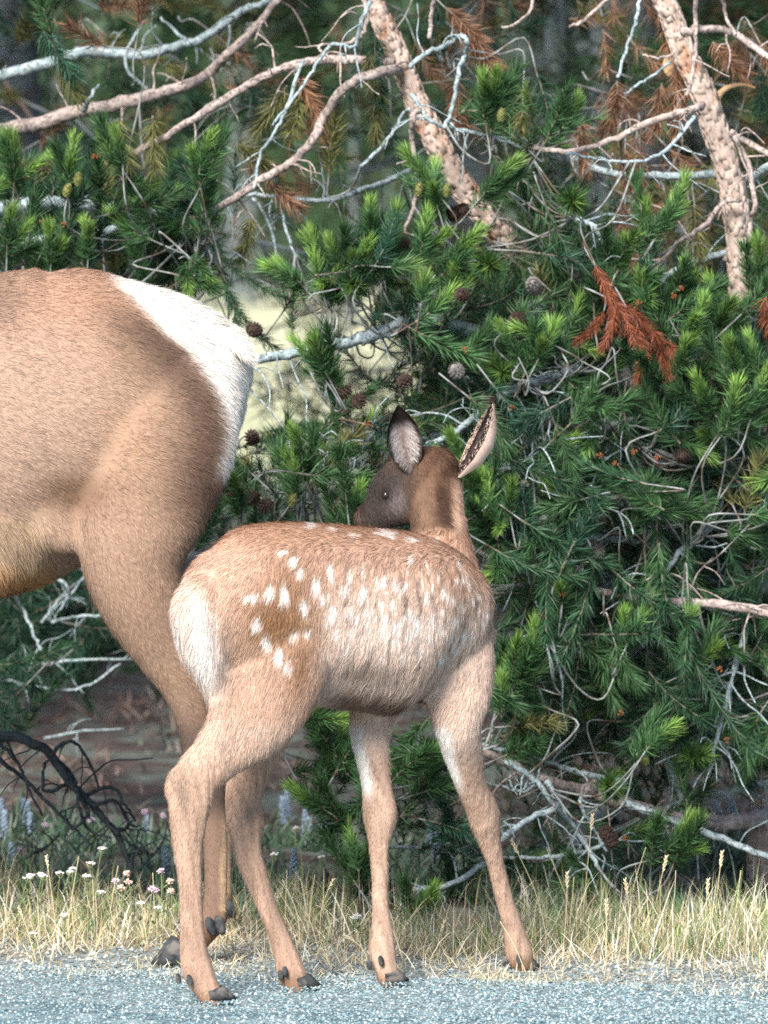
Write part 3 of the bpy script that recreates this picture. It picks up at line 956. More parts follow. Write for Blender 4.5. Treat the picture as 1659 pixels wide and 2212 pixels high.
# big dim mass on the right
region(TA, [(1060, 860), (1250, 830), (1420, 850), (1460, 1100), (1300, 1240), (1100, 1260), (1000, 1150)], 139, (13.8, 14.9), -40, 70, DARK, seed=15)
region(TA, [(1010, 1020), (1110, 1040), (1100, 1130), (1030, 1150)], 10, (13.4, 13.8), 95, 25, {'candle': 4, 'green': 3}, seed=16)
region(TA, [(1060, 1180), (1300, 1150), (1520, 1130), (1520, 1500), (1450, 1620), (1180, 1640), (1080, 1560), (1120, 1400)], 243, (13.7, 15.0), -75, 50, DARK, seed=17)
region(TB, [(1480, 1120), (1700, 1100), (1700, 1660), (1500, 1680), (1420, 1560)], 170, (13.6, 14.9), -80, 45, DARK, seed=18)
region(TA, [(1060, 1420), (1160, 1400), (1150, 1620), (1040, 1600)], 21, (13.3, 13.9), 70, 50, MIX, seed=19)
region(TA, [(1150, 1560), (1500, 1600), (1560, 1800), (1420, 1900), (1200, 1960), (1060, 1900), (1080, 1680)], 43, (13.5, 14.4), 40, 80, {'green': 4, 'deep': 4, 'droop': 1, 'candle': 1}, seed=20)
region(TA, [(1050, 1880), (1330, 1860), (1320, 1980), (1060, 1980)], 18, (13.5, 14.2), 120, 70, {'green': 3, 'deep': 4}, scale=(0.7, 1.0), seed=201)
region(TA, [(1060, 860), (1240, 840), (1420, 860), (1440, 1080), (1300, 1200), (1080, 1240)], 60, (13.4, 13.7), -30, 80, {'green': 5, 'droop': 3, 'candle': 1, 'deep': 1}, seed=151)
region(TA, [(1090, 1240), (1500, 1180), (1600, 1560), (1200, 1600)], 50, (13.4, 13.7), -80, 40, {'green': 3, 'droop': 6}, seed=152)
# low shoots seen under the calf
region(TA, [(680, 1545), (770, 1560), (780, 1690), (710, 1690)], 11, (13.2, 13.6), 80, 45, {'green': 4, 'candle': 2}, seed=21)
region(TA, [(650, 1720), (770, 1720), (770, 1770), (680, 1770)], 6, (13.3, 13.6), 175, 40, {'green': 4, 'deep': 3}, seed=22)
region(TA, [(850, 1590), (970, 1590), (990, 1720), (870, 1720)], 21, (13.2, 13.8), 40, 60, {'green': 4, 'candle': 2, 'deep': 2}, seed=23)
region(TA, [(860, 1720), (1000, 1740), (1040, 1860), (1000, 1960), (880, 1970), (860, 1880)], 18, (13.3, 13.9), 60, 60, {'green': 4, 'deep': 4}, scale=(0.7, 1.0), seed=24)
region(TA, [(760, 1780), (800, 1780), (800, 1900), (770, 1910)], 4, (13.2, 13.5), 95, 25, {'green': 3, 'candle': 2}, seed=25)
# dark low crown behind the adult's legs
region(TC, [(-60, 1180), (140, 1170), (330, 1300), (340, 1420), (200, 1450), (-60, 1460)], 93, (15.2, 16.6), -60, 70, {'deep': 6, 'droop': 3}, seed=26)
region(TC, [(-60, 1450), (100, 1440), (80, 1560), (-60, 1580)], 10, (14.5, 15.2), -40, 70, {'deep': 6, 'droop': 3}, seed=27)
# scattered brown and olive sprays among the bare boughs at the top
region(TC, [(-40, -20), (600, -20), (650, 200), (420, 300), (200, 330), (-40, 330)], 33, (15.2, 16.6), -20, 90, {'olive': 5, 'dead': 3, 'deep': 4, 'green': 1}, seed=28)
region(TA, [(450, 100), (850, 40), (850, 420), (600, 480), (440, 360)], 28, (14.7, 15.8), -30, 90, {'olive': 5, 'dead': 3, 'deep': 4, 'green': 1}, seed=29)
region(TA, [(860, -20), (1120, -20), (1130, 330), (1040, 330), (900, 180)], 28, (14.6, 15.8), -50, 80, {'dead': 4, 'olive': 3, 'deep': 5}, seed=30)
# crowns added above the frame, out of view, to shade the wood
for t, x0, y0 in ((TA, float(P(680, -300, 14.4)[0]), 14.7), (TB, float(P(1360, -300, 14.2)[0]), 14.5), (TC, float(P(-245, 0, 14.9)[0]), 14.9)):
    o = link('crown', FAR[1][1], t.root)
    o.location = (x0 - t.base[0], y0 - t.base[1], 2.15)
    o.scale = (1.35, 1.2, 0.85)
    o.rotation_euler.z = x0

# shoots one can single out in the photograph: (u, v, direction in degrees or None = pointing at us, tree, kind)
N0 = None
SINGLE = [(265, 345, 90, TC), (30, 385, 100, TC), (150, 390, 90, TC), (430, 365, 90, TC), (15, 520, 80, TC), (110, 560, 90, TC), (190, 550, 90, TC), (410, 545, -45, TC), (1070, 215, 82, TA), (1045, 240, 105, TA), (1215, 265, 50, TA),
          (935, 395, 112, TA), (945, 435, 108, TA), (1045, 405, 60, TA), (1230, 435, N0, TA), (805, 510, 100, TA), (700, 560, 118, TA), (735, 580, 100, TA), (770, 590, 80, TA), (835, 540, 70, TA), (905, 545, 80, TA), (960, 560, 60, TA),
          (1050, 580, N0, TA), (650, 600, 125, TA), (700, 630, 105, TA), (760, 615, N0, TA), (710, 805, 112, TA), (690, 790, 122, TA), (1380, 640, N0, TB), (1465, 640, 80, TB), (1640, 615, 80, TB), (1560, 670, 90, TB), (1590, 815, 90, TB),
          (1625, 880, 80, TB), (1200, 735, 160, TA), (1085, 805, N0, TA), (1160, 770, 60, TA), (1470, 785, 50, TB), (1490, 715, 60, TB), (1330, 560, 80, TB), (1395, 500, 60, TB), (1435, 475, 50, TB), (1030, 1075, 95, TA), (1072, 1120, 92, TA),
          (1092, 1105, 75, TA), (655, 1000, 100, TA), (640, 1060, 92, TA), (490, 1010, N0, TA), (750, 1125, 80, TA), (1215, 1290, 85, TA), (1395, 1610, 65, TA), (1495, 1640, N0, TB), (1105, 1455, 85, TA), (1140, 1440, 62, TA), (1355, 1380, 75, TA),
          (1485, 1430, 95, TB), (705, 1590, 112, TA), (745, 1625, 70, TA), (700, 1735, 155, TA), (775, 1870, 88, TA), (890, 1645, 40, TA), (1315, 1700, N0, TA), (1435, 1830, 60, TA), (1465, 1830, 80, TA), (912, 1990, 85, TA), (1625, 1100, 5, TB),
          (1540, 880, 100, TB), (1570, 910, 60, TB), (1640, 800, 95, TB), (1010, 1000, 80, TA), (1120, 760, 110, TA), (980, 640, 70, TA), (870, 660, 40, TA), (1330, 620, 75, TB)]
rng = np.random.default_rng(4)
for u, v, a, t in SINGLE:
    if a is None:
        t.shoot('star', P(u, v, 13.55), (rng.normal(0, 0.15), -1, rng.normal(0.1, 0.15)), 1.15, front=0)
        t.shoot('star', P(u, v, 13.60), (rng.normal(0, 0.15), -1, rng.normal(0.1, 0.15)), 1.1, front=0)
    else:
        r = math.radians(a)
        dr = np.array([math.cos(r), -0.25, math.sin(r)])
        dd = 13.45 if v > 700 else 13.65
        if v > 1500:
            dd = 13.25
        dr = dr + rng.normal(0, 0.16, 3)
        t.shoot('candle', P(u, v + 12, dd), dr, rng.uniform(0.8, 1.1), front=0)
        t.shoot('candle', P(u - math.cos(r) * 12, v + 22, dd + 0.02), dr + rng.normal(0, 0.35, 3), rng.uniform(0.7, 0.95), front=0)
        t.shoot('green', P(u - math.cos(r) * 60, v + 45, dd + 0.03), dr + rng.normal(0, 0.35, 3), 1.0, front=0.1)
# rust-red dead spray and brown dead sprays
for u, v, a, k, sc in [(1285, 570, -70, 'rust', 0.55), (1300, 600, -65, 'rust', 0.6), (1320, 640, -60, 'rust', 0.6), (1330, 665, -95, 'rust', 0.5), (1345, 660, -25, 'rust', 0.6), (1385, 690, -40, 'rust', 0.62), (1410, 715, -65, 'rust', 0.55), (1355, 690, -75, 'rust', 0.55), (1305, 670, -110, 'rust', 0.5), (1375, 700, -60, 'rust', 0.6), (1655, 640, -90, 'rust', 0.8)]:
    r = math.radians(a)
    TB.shoot(k, P(u, v, 13.5), (math.cos(r), -0.2, math.sin(r)), sc, front=0.05)
for u, v, a, k, t in [(985, 40, -60, 'dead', TA), (960, 15, -40, 'dead', TA), (1010, 70, -50, 'dead', TA), (990, 200, -90, 'dead', TA), (985, 170, -85, 'dead', TA), (1333, 175, -88, 'dead', TB), (1335, 190, -95, 'dead', TB), (1350, 320, -95, 'dead', TB), (1370, 300, -70, 'dead', TB),
                      (1420, 20, -60, 'dead', TB), (1440, 50, -70, 'dead', TB), (1460, 130, -80, 'dead', TB), (1480, 190, -110, 'dead', TB), (1430, 180, -100, 'dead', TB), (1255, 260, -90, 'dead', TB), (300, 60, 80, 'dead', TC), (230, 100, 160, 'dead', TC), (640, 165, -60, 'dead', TA),
                      (620, 185, -120, 'olive', TA), (650, 200, -100, 'olive', TA), (710, 380, 90, 'olive', TA), (510, 310, -30, 'olive', TA), (330, 250, -90, 'olive', TC), (255, 255, -90, 'olive', TC), (570, 370, -60, 'dead', TA), (540, 470, -90, 'olive', TA), (440, 510, -80, 'olive', TA),
                      (1590, 700, -90, 'dead', TB), (1560, 760, -90, 'olive', TB), (1500, 780, -100, 'dead', TB), (1350, 440, -100, 'dead', TB), (1500, 440, -90, 'olive', TB), (1250, 880, -100, 'dead', TA), (1300, 850, -100, 'olive', TA), (1540, 90, -60, 'dead', TB), (1640, 90, -60, 'dead', TB),
                      (1130, 190, -90, 'olive', TA), (1160, 160, -70, 'deep', TA), (820, 175, -95, 'olive', TA), (810, 70, -90, 'deep', TA), (800, 110, -95, 'olive', TA), (120, 30, 95, 'green', TC), (110, 80, 100, 'green', TC), (90, 60, -60, 'deep', TC), (130, 120, -80, 'olive', TC)]:
    r = math.radians(a)
    t.shoot(k, P(u, v, 14.0), (math.cos(r), -0.25, math.sin(r)), 1.0, front=0.05)
for u, v, l in [(455, 520, -60), (470, 570, -62), (487, 625, -65)]:
    r = math.radians(l)
    TC.shoot('droop', P(u, v, 13.9), (math.cos(r), -0.1, math.sin(r)), 0.75, front=0)
for t in (TA, TB, TC):
    t.finish(290)


# cones ---------------------------------------------------------------------
def cone_mesh(seed, m, openness):
    rng = np.random.default_rng(seed)
    g = Geo()
    blob(g, (0, 0, 0), (0.013, 0.013, 0.020), 10, 8)
    for i in range(60):
        z = -0.019 + 0.040 * i / 60
        r = 0.0145 * math.sqrt(max(0.05, 1 - (z / 0.022) ** 2))
        a = i * 2.399
        o = np.array([math.cos(a), math.sin(a), 0])
        s = np.array([-math.sin(a), math.cos(a), 0])
        c = o * r + [0, 0, z]
        l = 0.008 * openness
        tip = c + o * l + [0, 0, 0.004]
        w = 0.0038
        V = np.array([c - s * w, c + s * w, tip + s * w * 0.7, tip - s * w * 0.7, c - [0, 0, 0.003], tip - [0, 0, 0.0018]])
        g.add(V, [(0, 1, 2, 3), (1, 4, 5, 2), (4, 0, 3, 5)], [(3, 2, 5)])
    return g.mesh('pine_cone', m)


def pollen_mesh():
    g = Geo()
    r = np.random.default_rng(9)
    for i in range(16):
        a, b = r.uniform(0, 6.28), r.uniform(0.15, 1.3)
        p = np.array([math.cos(a) * math.sin(b), math.sin(a) * math.sin(b), math.cos(b)]) * 0.012
        blob(g, p, (0.0034, 0.0034, 0.0068), 6, 5)
    return g.mesh('pollen_cones', M_POLLEN, True)


CB, CO, CG, CPL = cone_mesh(1, M_CONE, 1.0), cone_mesh(2, M_CONE_GREY, 0.5), cone_mesh(3, M_CONE_GREEN, 0.16), pollen_mesh()


def put(t, name, me, u, v, d, sc=1.0, dr=None):
    o = link(name, me, t.root)
    B = basis(np.array(dr if dr is not None else rng.normal(0, 1, 3) + [0, -0.6, 0]), rng.uniform(0, 6)) * sc
    p = P(u, v, d) - t.base
    M = Matrix.Identity(4)
    for a in range(3):
        for b in range(3):
            M[a][b] = B[a][b]
        M[a][3] = p[a]
    o.matrix_local = M


for u, v, t in [(1083, 250, TA), (965, 412, TA), (720, 602, TA), (632, 1082, TA), (1185, 738, TA), (1068, 1482, TA), (145, 412, TC), (168, 388, TC), (1045, 1115, TA), (1392, 1640, TA), (905, 410, TA)]:
    put(t, 'young_cone', CG, u, v, 13.44 if v > 700 else 13.64, 0.74, (rng.normal(0, .3), -0.3, 1))
for u, v, t in [(742, 848, TA), (775, 868, TA), (872, 825, TA), (1002, 455, TA), (980, 460, TA), (575, 1092, TA), (505, 1058, TA), (545, 1075, TA), (872, 528, TA), (1060, 865, TA), (855, 1000, TA), (1475, 985, TB), (548, 712, TA), (545, 948, TA), (1310, 1800, TA), (1320, 1815, TA), (1000, 640, TA), (840, 905, TA), (1120, 690, TA)]:
    put(t, 'pine_cone', CB, u, v, 13.48 if v > 600 else 13.7, 0.85)
for u, v, t in [(1155, 620, TA), (985, 800, TA), (1290, 1190, TA), (1275, 1710, TA)]:
    put(t, 'pine_cone', CO, u, v, 13.5, 1.05)
for u, v, t in [(50, 385, TC), (138, 487, TC), (205, 340, TC), (92, 480, TC), (1470, 625, TB), (1380, 655, TB), (1005, 757, TA), (1105, 882, TA), (1215, 1285, TA), (1172, 1330, TA), (1340, 1542, TA), (1585, 1587, TB), (1555, 1447, TB), (1348, 1812, TA), (795, 917, TA), (1060, 885, TA), (1370, 977, TB), (1330, 1003, TB), (1295, 985, TB), (1455, 640, TB), (1570, 1600, TB), (1420, 990, TB)]:
    put(t, 'pollen_cones', CPL, u, v, 13.44 if v > 560 else 13.66, 0.6, (0, -1, 0.35))

# dark dead bough hanging into the flowers on the left ------------------------
db = P(-260, 1500, 13.75)
db[2] = float(gz(db[0], db[1]))
TD = Tree.__new__(Tree)
TD.base = db
TD.nodes = []
TD.fwd = 0.0
TD.root = empty('fallen_bough', db)
tag(TD.root, 'dark dead pine bough with curly bare twigs drooping onto the flowers', 'dead branch')
limb(TD, [(-260, rowg(13.75)), (-150, 1700), (-60, 1600), (0, 1590), (60, 1600), (110, 1630), (150, 1690), (200, 1740), (250, 1800), (278, 1860), (290, 1915)], 13.75, 15, 5, M_BARK_DARK, twigs=14, tw_len=(0.1, 0.25))
for pts in ([(0, 1640), (60, 1690), (110, 1740), (160, 1790), (200, 1830)], [(110, 1630), (150, 1600), (190, 1640), (215, 1700)], [(150, 1690), (100, 1710), (95, 1660), (110, 1640)], [(160, 1700), (190, 1760), (150, 1790), (140, 1750)],
            [(200, 1740), (250, 1730), (280, 1780), (300, 1785)], [(230, 1775), (280, 1820), (320, 1845)], [(180, 1720), (240, 1700), (270, 1740), (290, 1770)], [(250, 1800), (270, 1790), (290, 1770)], [(-60, 1600), (0, 1610), (40, 1650), (60, 1700), (90, 1760)], [(60, 1850), (100, 1830), (130, 1800)],
            [(270, 1850), (300, 1835), (330, 1850)], [(120, 1640), (160, 1680), (170, 1740), (190, 1790), (240, 1810)]):
    limb(TD, pts, 13.73, 5, 2.5, M_BARK_DARK, name='twig', twigs=3, tw_len=(0.03, 0.10))
for pts in ([(25, 1370), (55, 1420), (75, 1470), (90, 1500)], [(110, 1330), (150, 1370), (120, 1400), (90, 1440)], [(110, 1440), (180, 1425), (270, 1425)], [(90, 1530), (180, 1520), (310, 1520)], [(200, 1320), (160, 1370), (130, 1410)], [(0, 1560), (80, 1580), (180, 1580), (260, 1530)], [(95, 1690), (180, 1675), (270, 1670)]):
    limb(TC, [(u, v - 95) for u, v in pts], 15.0, 4, 2.5, BL, twigs=3, tw_len=(0.04, 0.12))

# ------------------------------------------------------------------ animals
def loft(g, secs, sub=5, sides=20, cap=0.6, sq=2.0):
    """secs: (u, v, depth, half width in the picture plane [px], half thickness across it [px]); a tapered limb or trunk with rounded ends"""
    pos = np.array([P(u, v, d) for (u, v, d, a, b) in secs])
    ab = np.array([[a * S * d, b * S * d] for (u, v, d, a, b) in secs])
    w = catmull(np.hstack([pos, ab]), sub)
    c, r = w[:, :3], np.maximum(w[:, 3:], 0.002)
    t = unit(np.gradient(c, axis=0))
    # rounded ends
    def endcap(p, tt, rr, sgn):
        out_c, out_r = [], []
        h = min(rr) * cap
        for k in (0.5, 0.8, 0.97):
            out_c.append(p + sgn * tt * h * k)
            out_r.append(rr * math.sqrt(max(1 - k * k, 0.02)))
        return out_c, out_r
    c0, r0 = endcap(c[0], t[0], r[0], -1)
    c1, r1 = endcap(c[-1], t[-1], r[-1], 1)
    c = np.vstack([np.array(c0[::-1]), c, np.array(c1)])
    r = np.vstack([np.array(r0[::-1]), r, np.array(r1)])
    t = np.vstack([np.repeat(t[:1], 3, 0), t, np.repeat(t[-1:], 3, 0)])
    n1 = unit(np.stack([t[:, 2], 0 * t[:, 0], -t[:, 0]], -1))
    n2 = np.cross(t, n1)
    a = np.arange(sides) * 2 * math.pi / sides
    ca = np.sign(np.cos(a)) * np.abs(np.cos(a)) ** (2 / sq)
    sa = np.sign(np.sin(a)) * np.abs(np.sin(a)) ** (2 / sq)
    v = c[:, None] + ca[None, :, None] * n1[:, None] * r[:, None, :1] + sa[None, :, None] * n2[:, None] * r[:, None, 1:]
    m = len(c)
    i = np.arange(m - 1)[:, None] * sides
    j = np.arange(sides)[None]
    k = (j + 1) % sides
    q = np.stack([i + j, i + k, i + sides + k, i + sides + j], -1).reshape(-1, 4)
    V = np.vstack([v.reshape(-1, 3), c[0], c[-1]])
    T = [(m * sides, kk, jj) for jj, kk in zip(range(sides), k[0])] + [(m * sides + 1, (m - 1) * sides + jj, (m - 1) * sides + kk) for jj, kk in zip(range(sides), k[0])]
    g.add(V, q, T)


def fuse(g, voxel, smooth_n, name):
    """melt overlapping lofts into one continuous skin"""
    me = g.mesh(name + '_raw', M_SKIN)
    o = bpy.data.objects.new(name + '_raw', me)
    col.objects.link(o)
    rm = o.modifiers.new('r', 'REMESH')
    rm.mode = 'VOXEL'
    rm.voxel_size = voxel
    sm = o.modifiers.new('s', 'SMOOTH')
    sm.iterations = smooth_n
    sm.factor = 0.5
    dg = bpy.context.evaluated_depsgraph_get()
    dg.update()
    out = bpy.data.meshes.new_from_object(o.evaluated_get(dg))
    bpy.data.objects.remove(o)
    out.name = name
    out.materials.clear()
    out.materials.append(M_SKIN)
    out.polygons.foreach_set('use_smooth', np.ones(len(out.polygons), dtype=bool))
    return out


def mesh_arrays(me):
    n = len(me.vertices)
    v = np.empty(n * 3, np.float32)
    me.vertices.foreach_get('co', v)
    nm = np.empty(n * 3, np.float32)
    me.vertices.foreach_get('normal', nm)
    me.calc_loop_triangles()
    t = np.empty(len(me.loop_triangles) * 3, np.int32)
    me.loop_triangles.foreach_get('vertices', t)
    return v.reshape(-1, 3).astype(float), nm.reshape(-1, 3).astype(float), t.reshape(-1, 3)


def vcol(me, c):
    a = me.attributes.new('Col', 'FLOAT_COLOR', 'POINT')
    q = np.ones((len(me.vertices), 4), np.float32)
    q[:, :3] = c
    a.data.foreach_set('color', q.ravel())


def wob(p, f, seed):
    """cheap smooth noise in -1..1"""
    r = np.random.default_rng(seed)
    out = 0
    for i in range(5):
        k = r.normal(0, 1, 3) * f * (1 + 0.5 * i)
        out = out + np.sin(p @ k + r.uniform(0, 6.28)) / (1 + 0.3 * i)
    return out / 2.6


def fur(me, n, lenfn, dirfn, colfn, width, rng, lift=0.30, parent=None, base=None, density=None):
    v, nm, t = mesh_arrays(me)
    a, b, c = v[t[:, 0]], v[t[:, 1]], v[t[:, 2]]
    area = np.linalg.norm(np.cross(b - a, c - a), axis=1)
    if density is not None:
        area = area * density((a + b + c) / 3)
    idx = rng.choice(len(t), n, p=area / area.sum())
    r1, r2 = rng.uniform(0, 1, (2, n))
    s = np.sqrt(r1)
    w0, w1, w2 = 1 - s, s * (1 - r2), s * r2
    p = v[t[idx, 0]] * w0[:, None] + v[t[idx, 1]] * w1[:, None] + v[t[idx, 2]] * w2[:, None]
    N = unit(nm[t[idx, 0]] * w0[:, None] + nm[t[idx, 1]] * w1[:, None] + nm[t[idx, 2]] * w2[:, None])
    fl = dirfn(p, N)
    # clumping: neighbouring hairs lean together
    cl = np.stack([wob(p, 55, 1), wob(p, 55, 2), wob(p, 55, 3)], -1) * 0.30 + np.stack([wob(p, 160, 4), wob(p, 160, 5), wob(p, 160, 6)], -1) * 0.22
    fl = fl + cl
    fl = unit(fl - N * np.sum(fl * N, 1)[:, None])
    L = lenfn(p, N) * rng.uniform(0.6, 1.2, n)
    d = unit(fl + N * (lift * rng.uniform(0.5, 1.5, n))[:, None] + rng.normal(0, 0.10, (n, 3)))
    side = unit(np.cross(d, N) + rng.normal(0, 0.25, (n, 3))) * (width * rng.uniform(0.6, 1.3, n))[:, None] * 0.5
    root = p - N * 0.001
    tip = root + unit(d + fl * 0.35) * L[:, None]
    V = np.stack([root - side, root + side, tip], 1).reshape(-1, 3)
    F = np.arange(n * 3).reshape(-1, 3)
    cc = colfn(p, N)
    dk = (rng.uniform(0, 1, n) < 0.08) & (cc[:, 0] < 0.52)
    cc = cc * np.where(dk, 0.5, 1.0)[:, None] * (1 + rng.normal(0, 0.13, (n, 1))) * (1 + 0.10 * wob(p, 200, 9))[:, None]
    C = np.repeat(np.clip(cc, 0.006, 0.88), 3, axis=0)
    ob = link('coat_fur', mesh_np('coat_fur', V, F, M_FUR, C), parent)
    tag(ob, kind='stuff')
    return ob


D0 = 12.25


def UV(p, d0):
    """side-view coordinates of a coat position (metres turned into photograph pixels at one fixed distance)"""
    return 829.5 + p[:, 0] / (S * d0), 500 + (CAMZ - p[:, 2]) / (S * d0)


def gauss(U, W, u, v, ru, rv, ang=0.0):
    c, s = math.cos(ang), math.sin(ang)
    x, y = U - u, W - v
    return np.exp(-(((x * c + y * s) / ru) ** 2 + ((-x * s + y * c) / rv) ** 2))


def lerp(c, k, colr):
    return c * (1 - k[:, None]) + np.asarray(colr) * k[:, None]


def sm(x, a, b):
    t = np.clip((x - a) / (b - a), 0, 1)
    return t * t * (3 - 2 * t)


# ---- calf
g = Geo()
td = lambda u: 12.05 + (u - 400) / 650 * 0.36
T = [(415, 1300, 50, 50), (438, 1304, 114, 108), (495, 1318, 172, 142), (580, 1324, 194, 156), (690, 1328, 196, 164), (790, 1338, 196, 170), (880, 1350, 196, 158),
     (940, 1374, 174, 112), (985, 1404, 128, 80), (1010, 1418, 94, 58)]
loft(g, [(u, v, td(u), a, b) for u, v, a, b in T], 6, 36, sq=2.25)
# buttocks behind the thigh
loft(g, [(485, 1265, 12.13, 40, 70), (446, 1285, 12.08, 52, 84), (428, 1325, 12.05, 58, 88), (440, 1390, 12.05, 50, 82), (474, 1465, 12.07, 46, 70), (505, 1540, 12.09, 44, 58)], 5, 20)
# near hind leg (right), stepping back
loft(g, [(560, 1330, 12.1, 130, 80), (578, 1420, 12.07, 132, 78), (562, 1500, 12.05, 118, 68), (524, 1572, 12.03, 88, 54), (470, 1632, 12.01, 59, 39), (425, 1680, 11.99, 53, 33),
         (413, 1718, 11.98, 49, 29), (407, 1765, 11.97, 43, 28), (405, 1826, 11.965, 35, 22), (410, 1891, 11.96, 28, 20), (413, 1957, 11.955, 26.5, 20), (416, 2022, 11.95, 28.5, 22),
         (421, 2071, 11.95, 33, 26), (430, 2104, 11.945, 35, 27), (447, 2136, 11.94, 29, 25), (464, 2166, 11.935, 27, 23)], 5, 20)
# far hind leg (left), reaching forward
loft(g, [(575, 1400, 12.3, 110, 80), (565, 1540, 12.27, 84, 60), (545, 1630, 12.24, 59, 43), (528, 1705, 12.21, 42, 31), (527, 1748, 12.2, 41, 31), (530, 1785, 12.19, 40, 29),
         (533, 1826, 12.185, 32, 23), (540, 1859, 12.18, 30, 22), (553, 1895, 12.175, 28, 21), (576, 1957, 12.17, 23, 19), (603, 2022, 12.165, 24, 20), (619, 2068, 12.16, 29, 24), (630, 2103, 12.155, 32, 25),
         (648, 2136, 12.15, 26, 22)], 5, 20)
# far foreleg (left), straight under the chest
loft(g, [(850, 1430, 12.42, 80, 60), (812, 1520, 12.38, 56, 46), (800, 1590, 12.35, 43, 38), (806, 1640, 12.33, 37, 31), (813, 1696, 12.31, 33, 27), (820, 1748, 12.295, 38, 32), (821, 1778, 12.29, 36, 31), (819, 1826, 12.28, 23, 21),
         (821, 1891, 12.265, 19, 18), (822, 1957, 12.25, 19, 18), (825, 2005, 12.24, 24, 20), (826, 2054, 12.235, 30, 25), (833, 2088, 12.23, 26, 23), (842, 2122, 12.225, 25, 22)], 5, 20)
# near foreleg (right), set forward
loft(g, [(945, 1290, 12.40, 60, 50), (962, 1360, 12.372, 90, 60), (976, 1430, 12.352, 94, 62), (988, 1505, 12.335, 74, 57), (990, 1570, 12.33, 50, 44), (1001, 1631, 12.36, 43, 35), (1018, 1696, 12.39, 34, 28), (1041, 1748, 12.42, 36, 31), (1048, 1778, 12.43, 34, 31), (1057, 1815, 12.44, 26, 23),
         (1069, 1859, 12.45, 20, 19), (1077, 1891, 12.46, 19.5, 18), (1089, 1940, 12.47, 20, 18), (1104, 1989, 12.48, 22, 19), (1115, 2031, 12.49, 27, 22), (1122, 2062, 12.495, 31, 25), (1131, 2090, 12.5, 24, 22)], 5, 20)
# points of the hocks
loft(g, [(385, 1672, 11.985, 20, 20), (371, 1700, 11.98, 17, 18), (378, 1740, 11.975, 14, 16)], 4, 12)
loft(g, [(556, 1745, 12.195, 14, 18), (560, 1782, 12.19, 12, 17), (556, 1812, 12.185, 9, 14)], 4, 12)
# neck
loft(g, [(938, 1002, 12.44, 52, 46), (941, 1040, 12.44, 56, 52), (943, 1085, 12.43, 58, 56), (947, 1130, 12.42, 60, 60), (952, 1185, 12.40, 68, 72), (958, 1260, 12.37, 82, 92), (964, 1340, 12.35, 92, 100)], 5, 22)
# head, turned to the left
loft(g, [(962, 1004, 12.45, 40, 44), (925, 1018, 12.45, 57, 56), (888, 1050, 12.455, 72, 58), (852, 1078, 12.46, 66, 50), (826, 1100, 12.465, 48, 40), (804, 1116, 12.47, 37, 33), (788, 1126, 12.475, 32, 30)], 6, 22)
calf_base = P(560, 1100, 12.2)
calf_base[2] = 0.0
calf = empty('elk_calf', calf_base)
tag(calf, 'small spotted elk calf with tan coat and pale rump, head turned away', 'elk')
me = fuse(g, 0.0062, 7, 'body')

SPOTS = [(470, 390, 32, 17), (540, 365, 20, 32), (600, 375, 20, 48), (690, 430, 20, 36), (650, 240, 18, 22), (680, 285, 15, 20), (600, 205, 20, 12), (745, 350, 17, 40), (805, 290, 13, 38),
         (890, 305, 12, 25), (880, 365, 15, 30), (1003, 350, 11, 28), (1032, 345, 10, 30), (950, 380, 15, 30), (1080, 345, 12, 26), (1102, 360, 9, 26), (1135, 355, 10, 20), (820, 460, 22, 40), (885, 465, 12, 25), (975, 470, 20, 19),
         (1065, 435, 14, 20), (925, 500, 11, 25), (1040, 495, 15, 30), (1130, 480, 14, 20), (1160, 475, 9, 18), (1100, 530, 16, 30), (1185, 520, 20, 35), (1250, 500, 13, 28), (1240, 580, 12, 20),
         (1300, 390, 13, 25), (1410, 370, 9, 18), (1422, 430, 8, 15), (1450, 420, 8, 20), (1350, 520, 24, 23), (1405, 590, 11, 30), (1495, 500, 9, 20), (1480, 545, 9, 22), (1450, 660, 9, 18),
         (1355, 650, 13, 30), (1300, 690, 14, 25), (490, 505, 22, 26), (530, 580, 18, 44), (580, 640, 20, 35), (650, 555, 17, 19), (700, 545, 15, 19), (790, 500, 12, 30), (1250, 350, 9, 15), (1280, 320, 8, 15),
         (1230, 400, 10, 20), (1165, 240, 10, 18), (835, 560, 11, 24), (730, 110, 40, 7), (825, 130, 14, 12), (1040, 145, 34, 9), (1090, 152, 26, 9), (1180, 178, 24, 8), (1280, 180, 12, 10), (925, 150, 10, 10),
         (1440, 595, 9, 20), (1340, 580, 10, 24), (1290, 540, 12, 24), (1150, 560, 10, 22), (1060, 560, 10, 18), (770, 400, 9, 24), (620, 690, 18, 26), (1200, 640, 10, 22), (1130, 660, 10, 20)]
TAN = np.array([0.53, 0.35, 0.26])
PALE = np.array([0.70, 0.545, 0.455])
WHITE = np.array([0.80, 0.76, 0.73])
DKB = np.array([0.20, 0.105, 0.055])
GREYB = np.array([0.22, 0.165, 0.135])


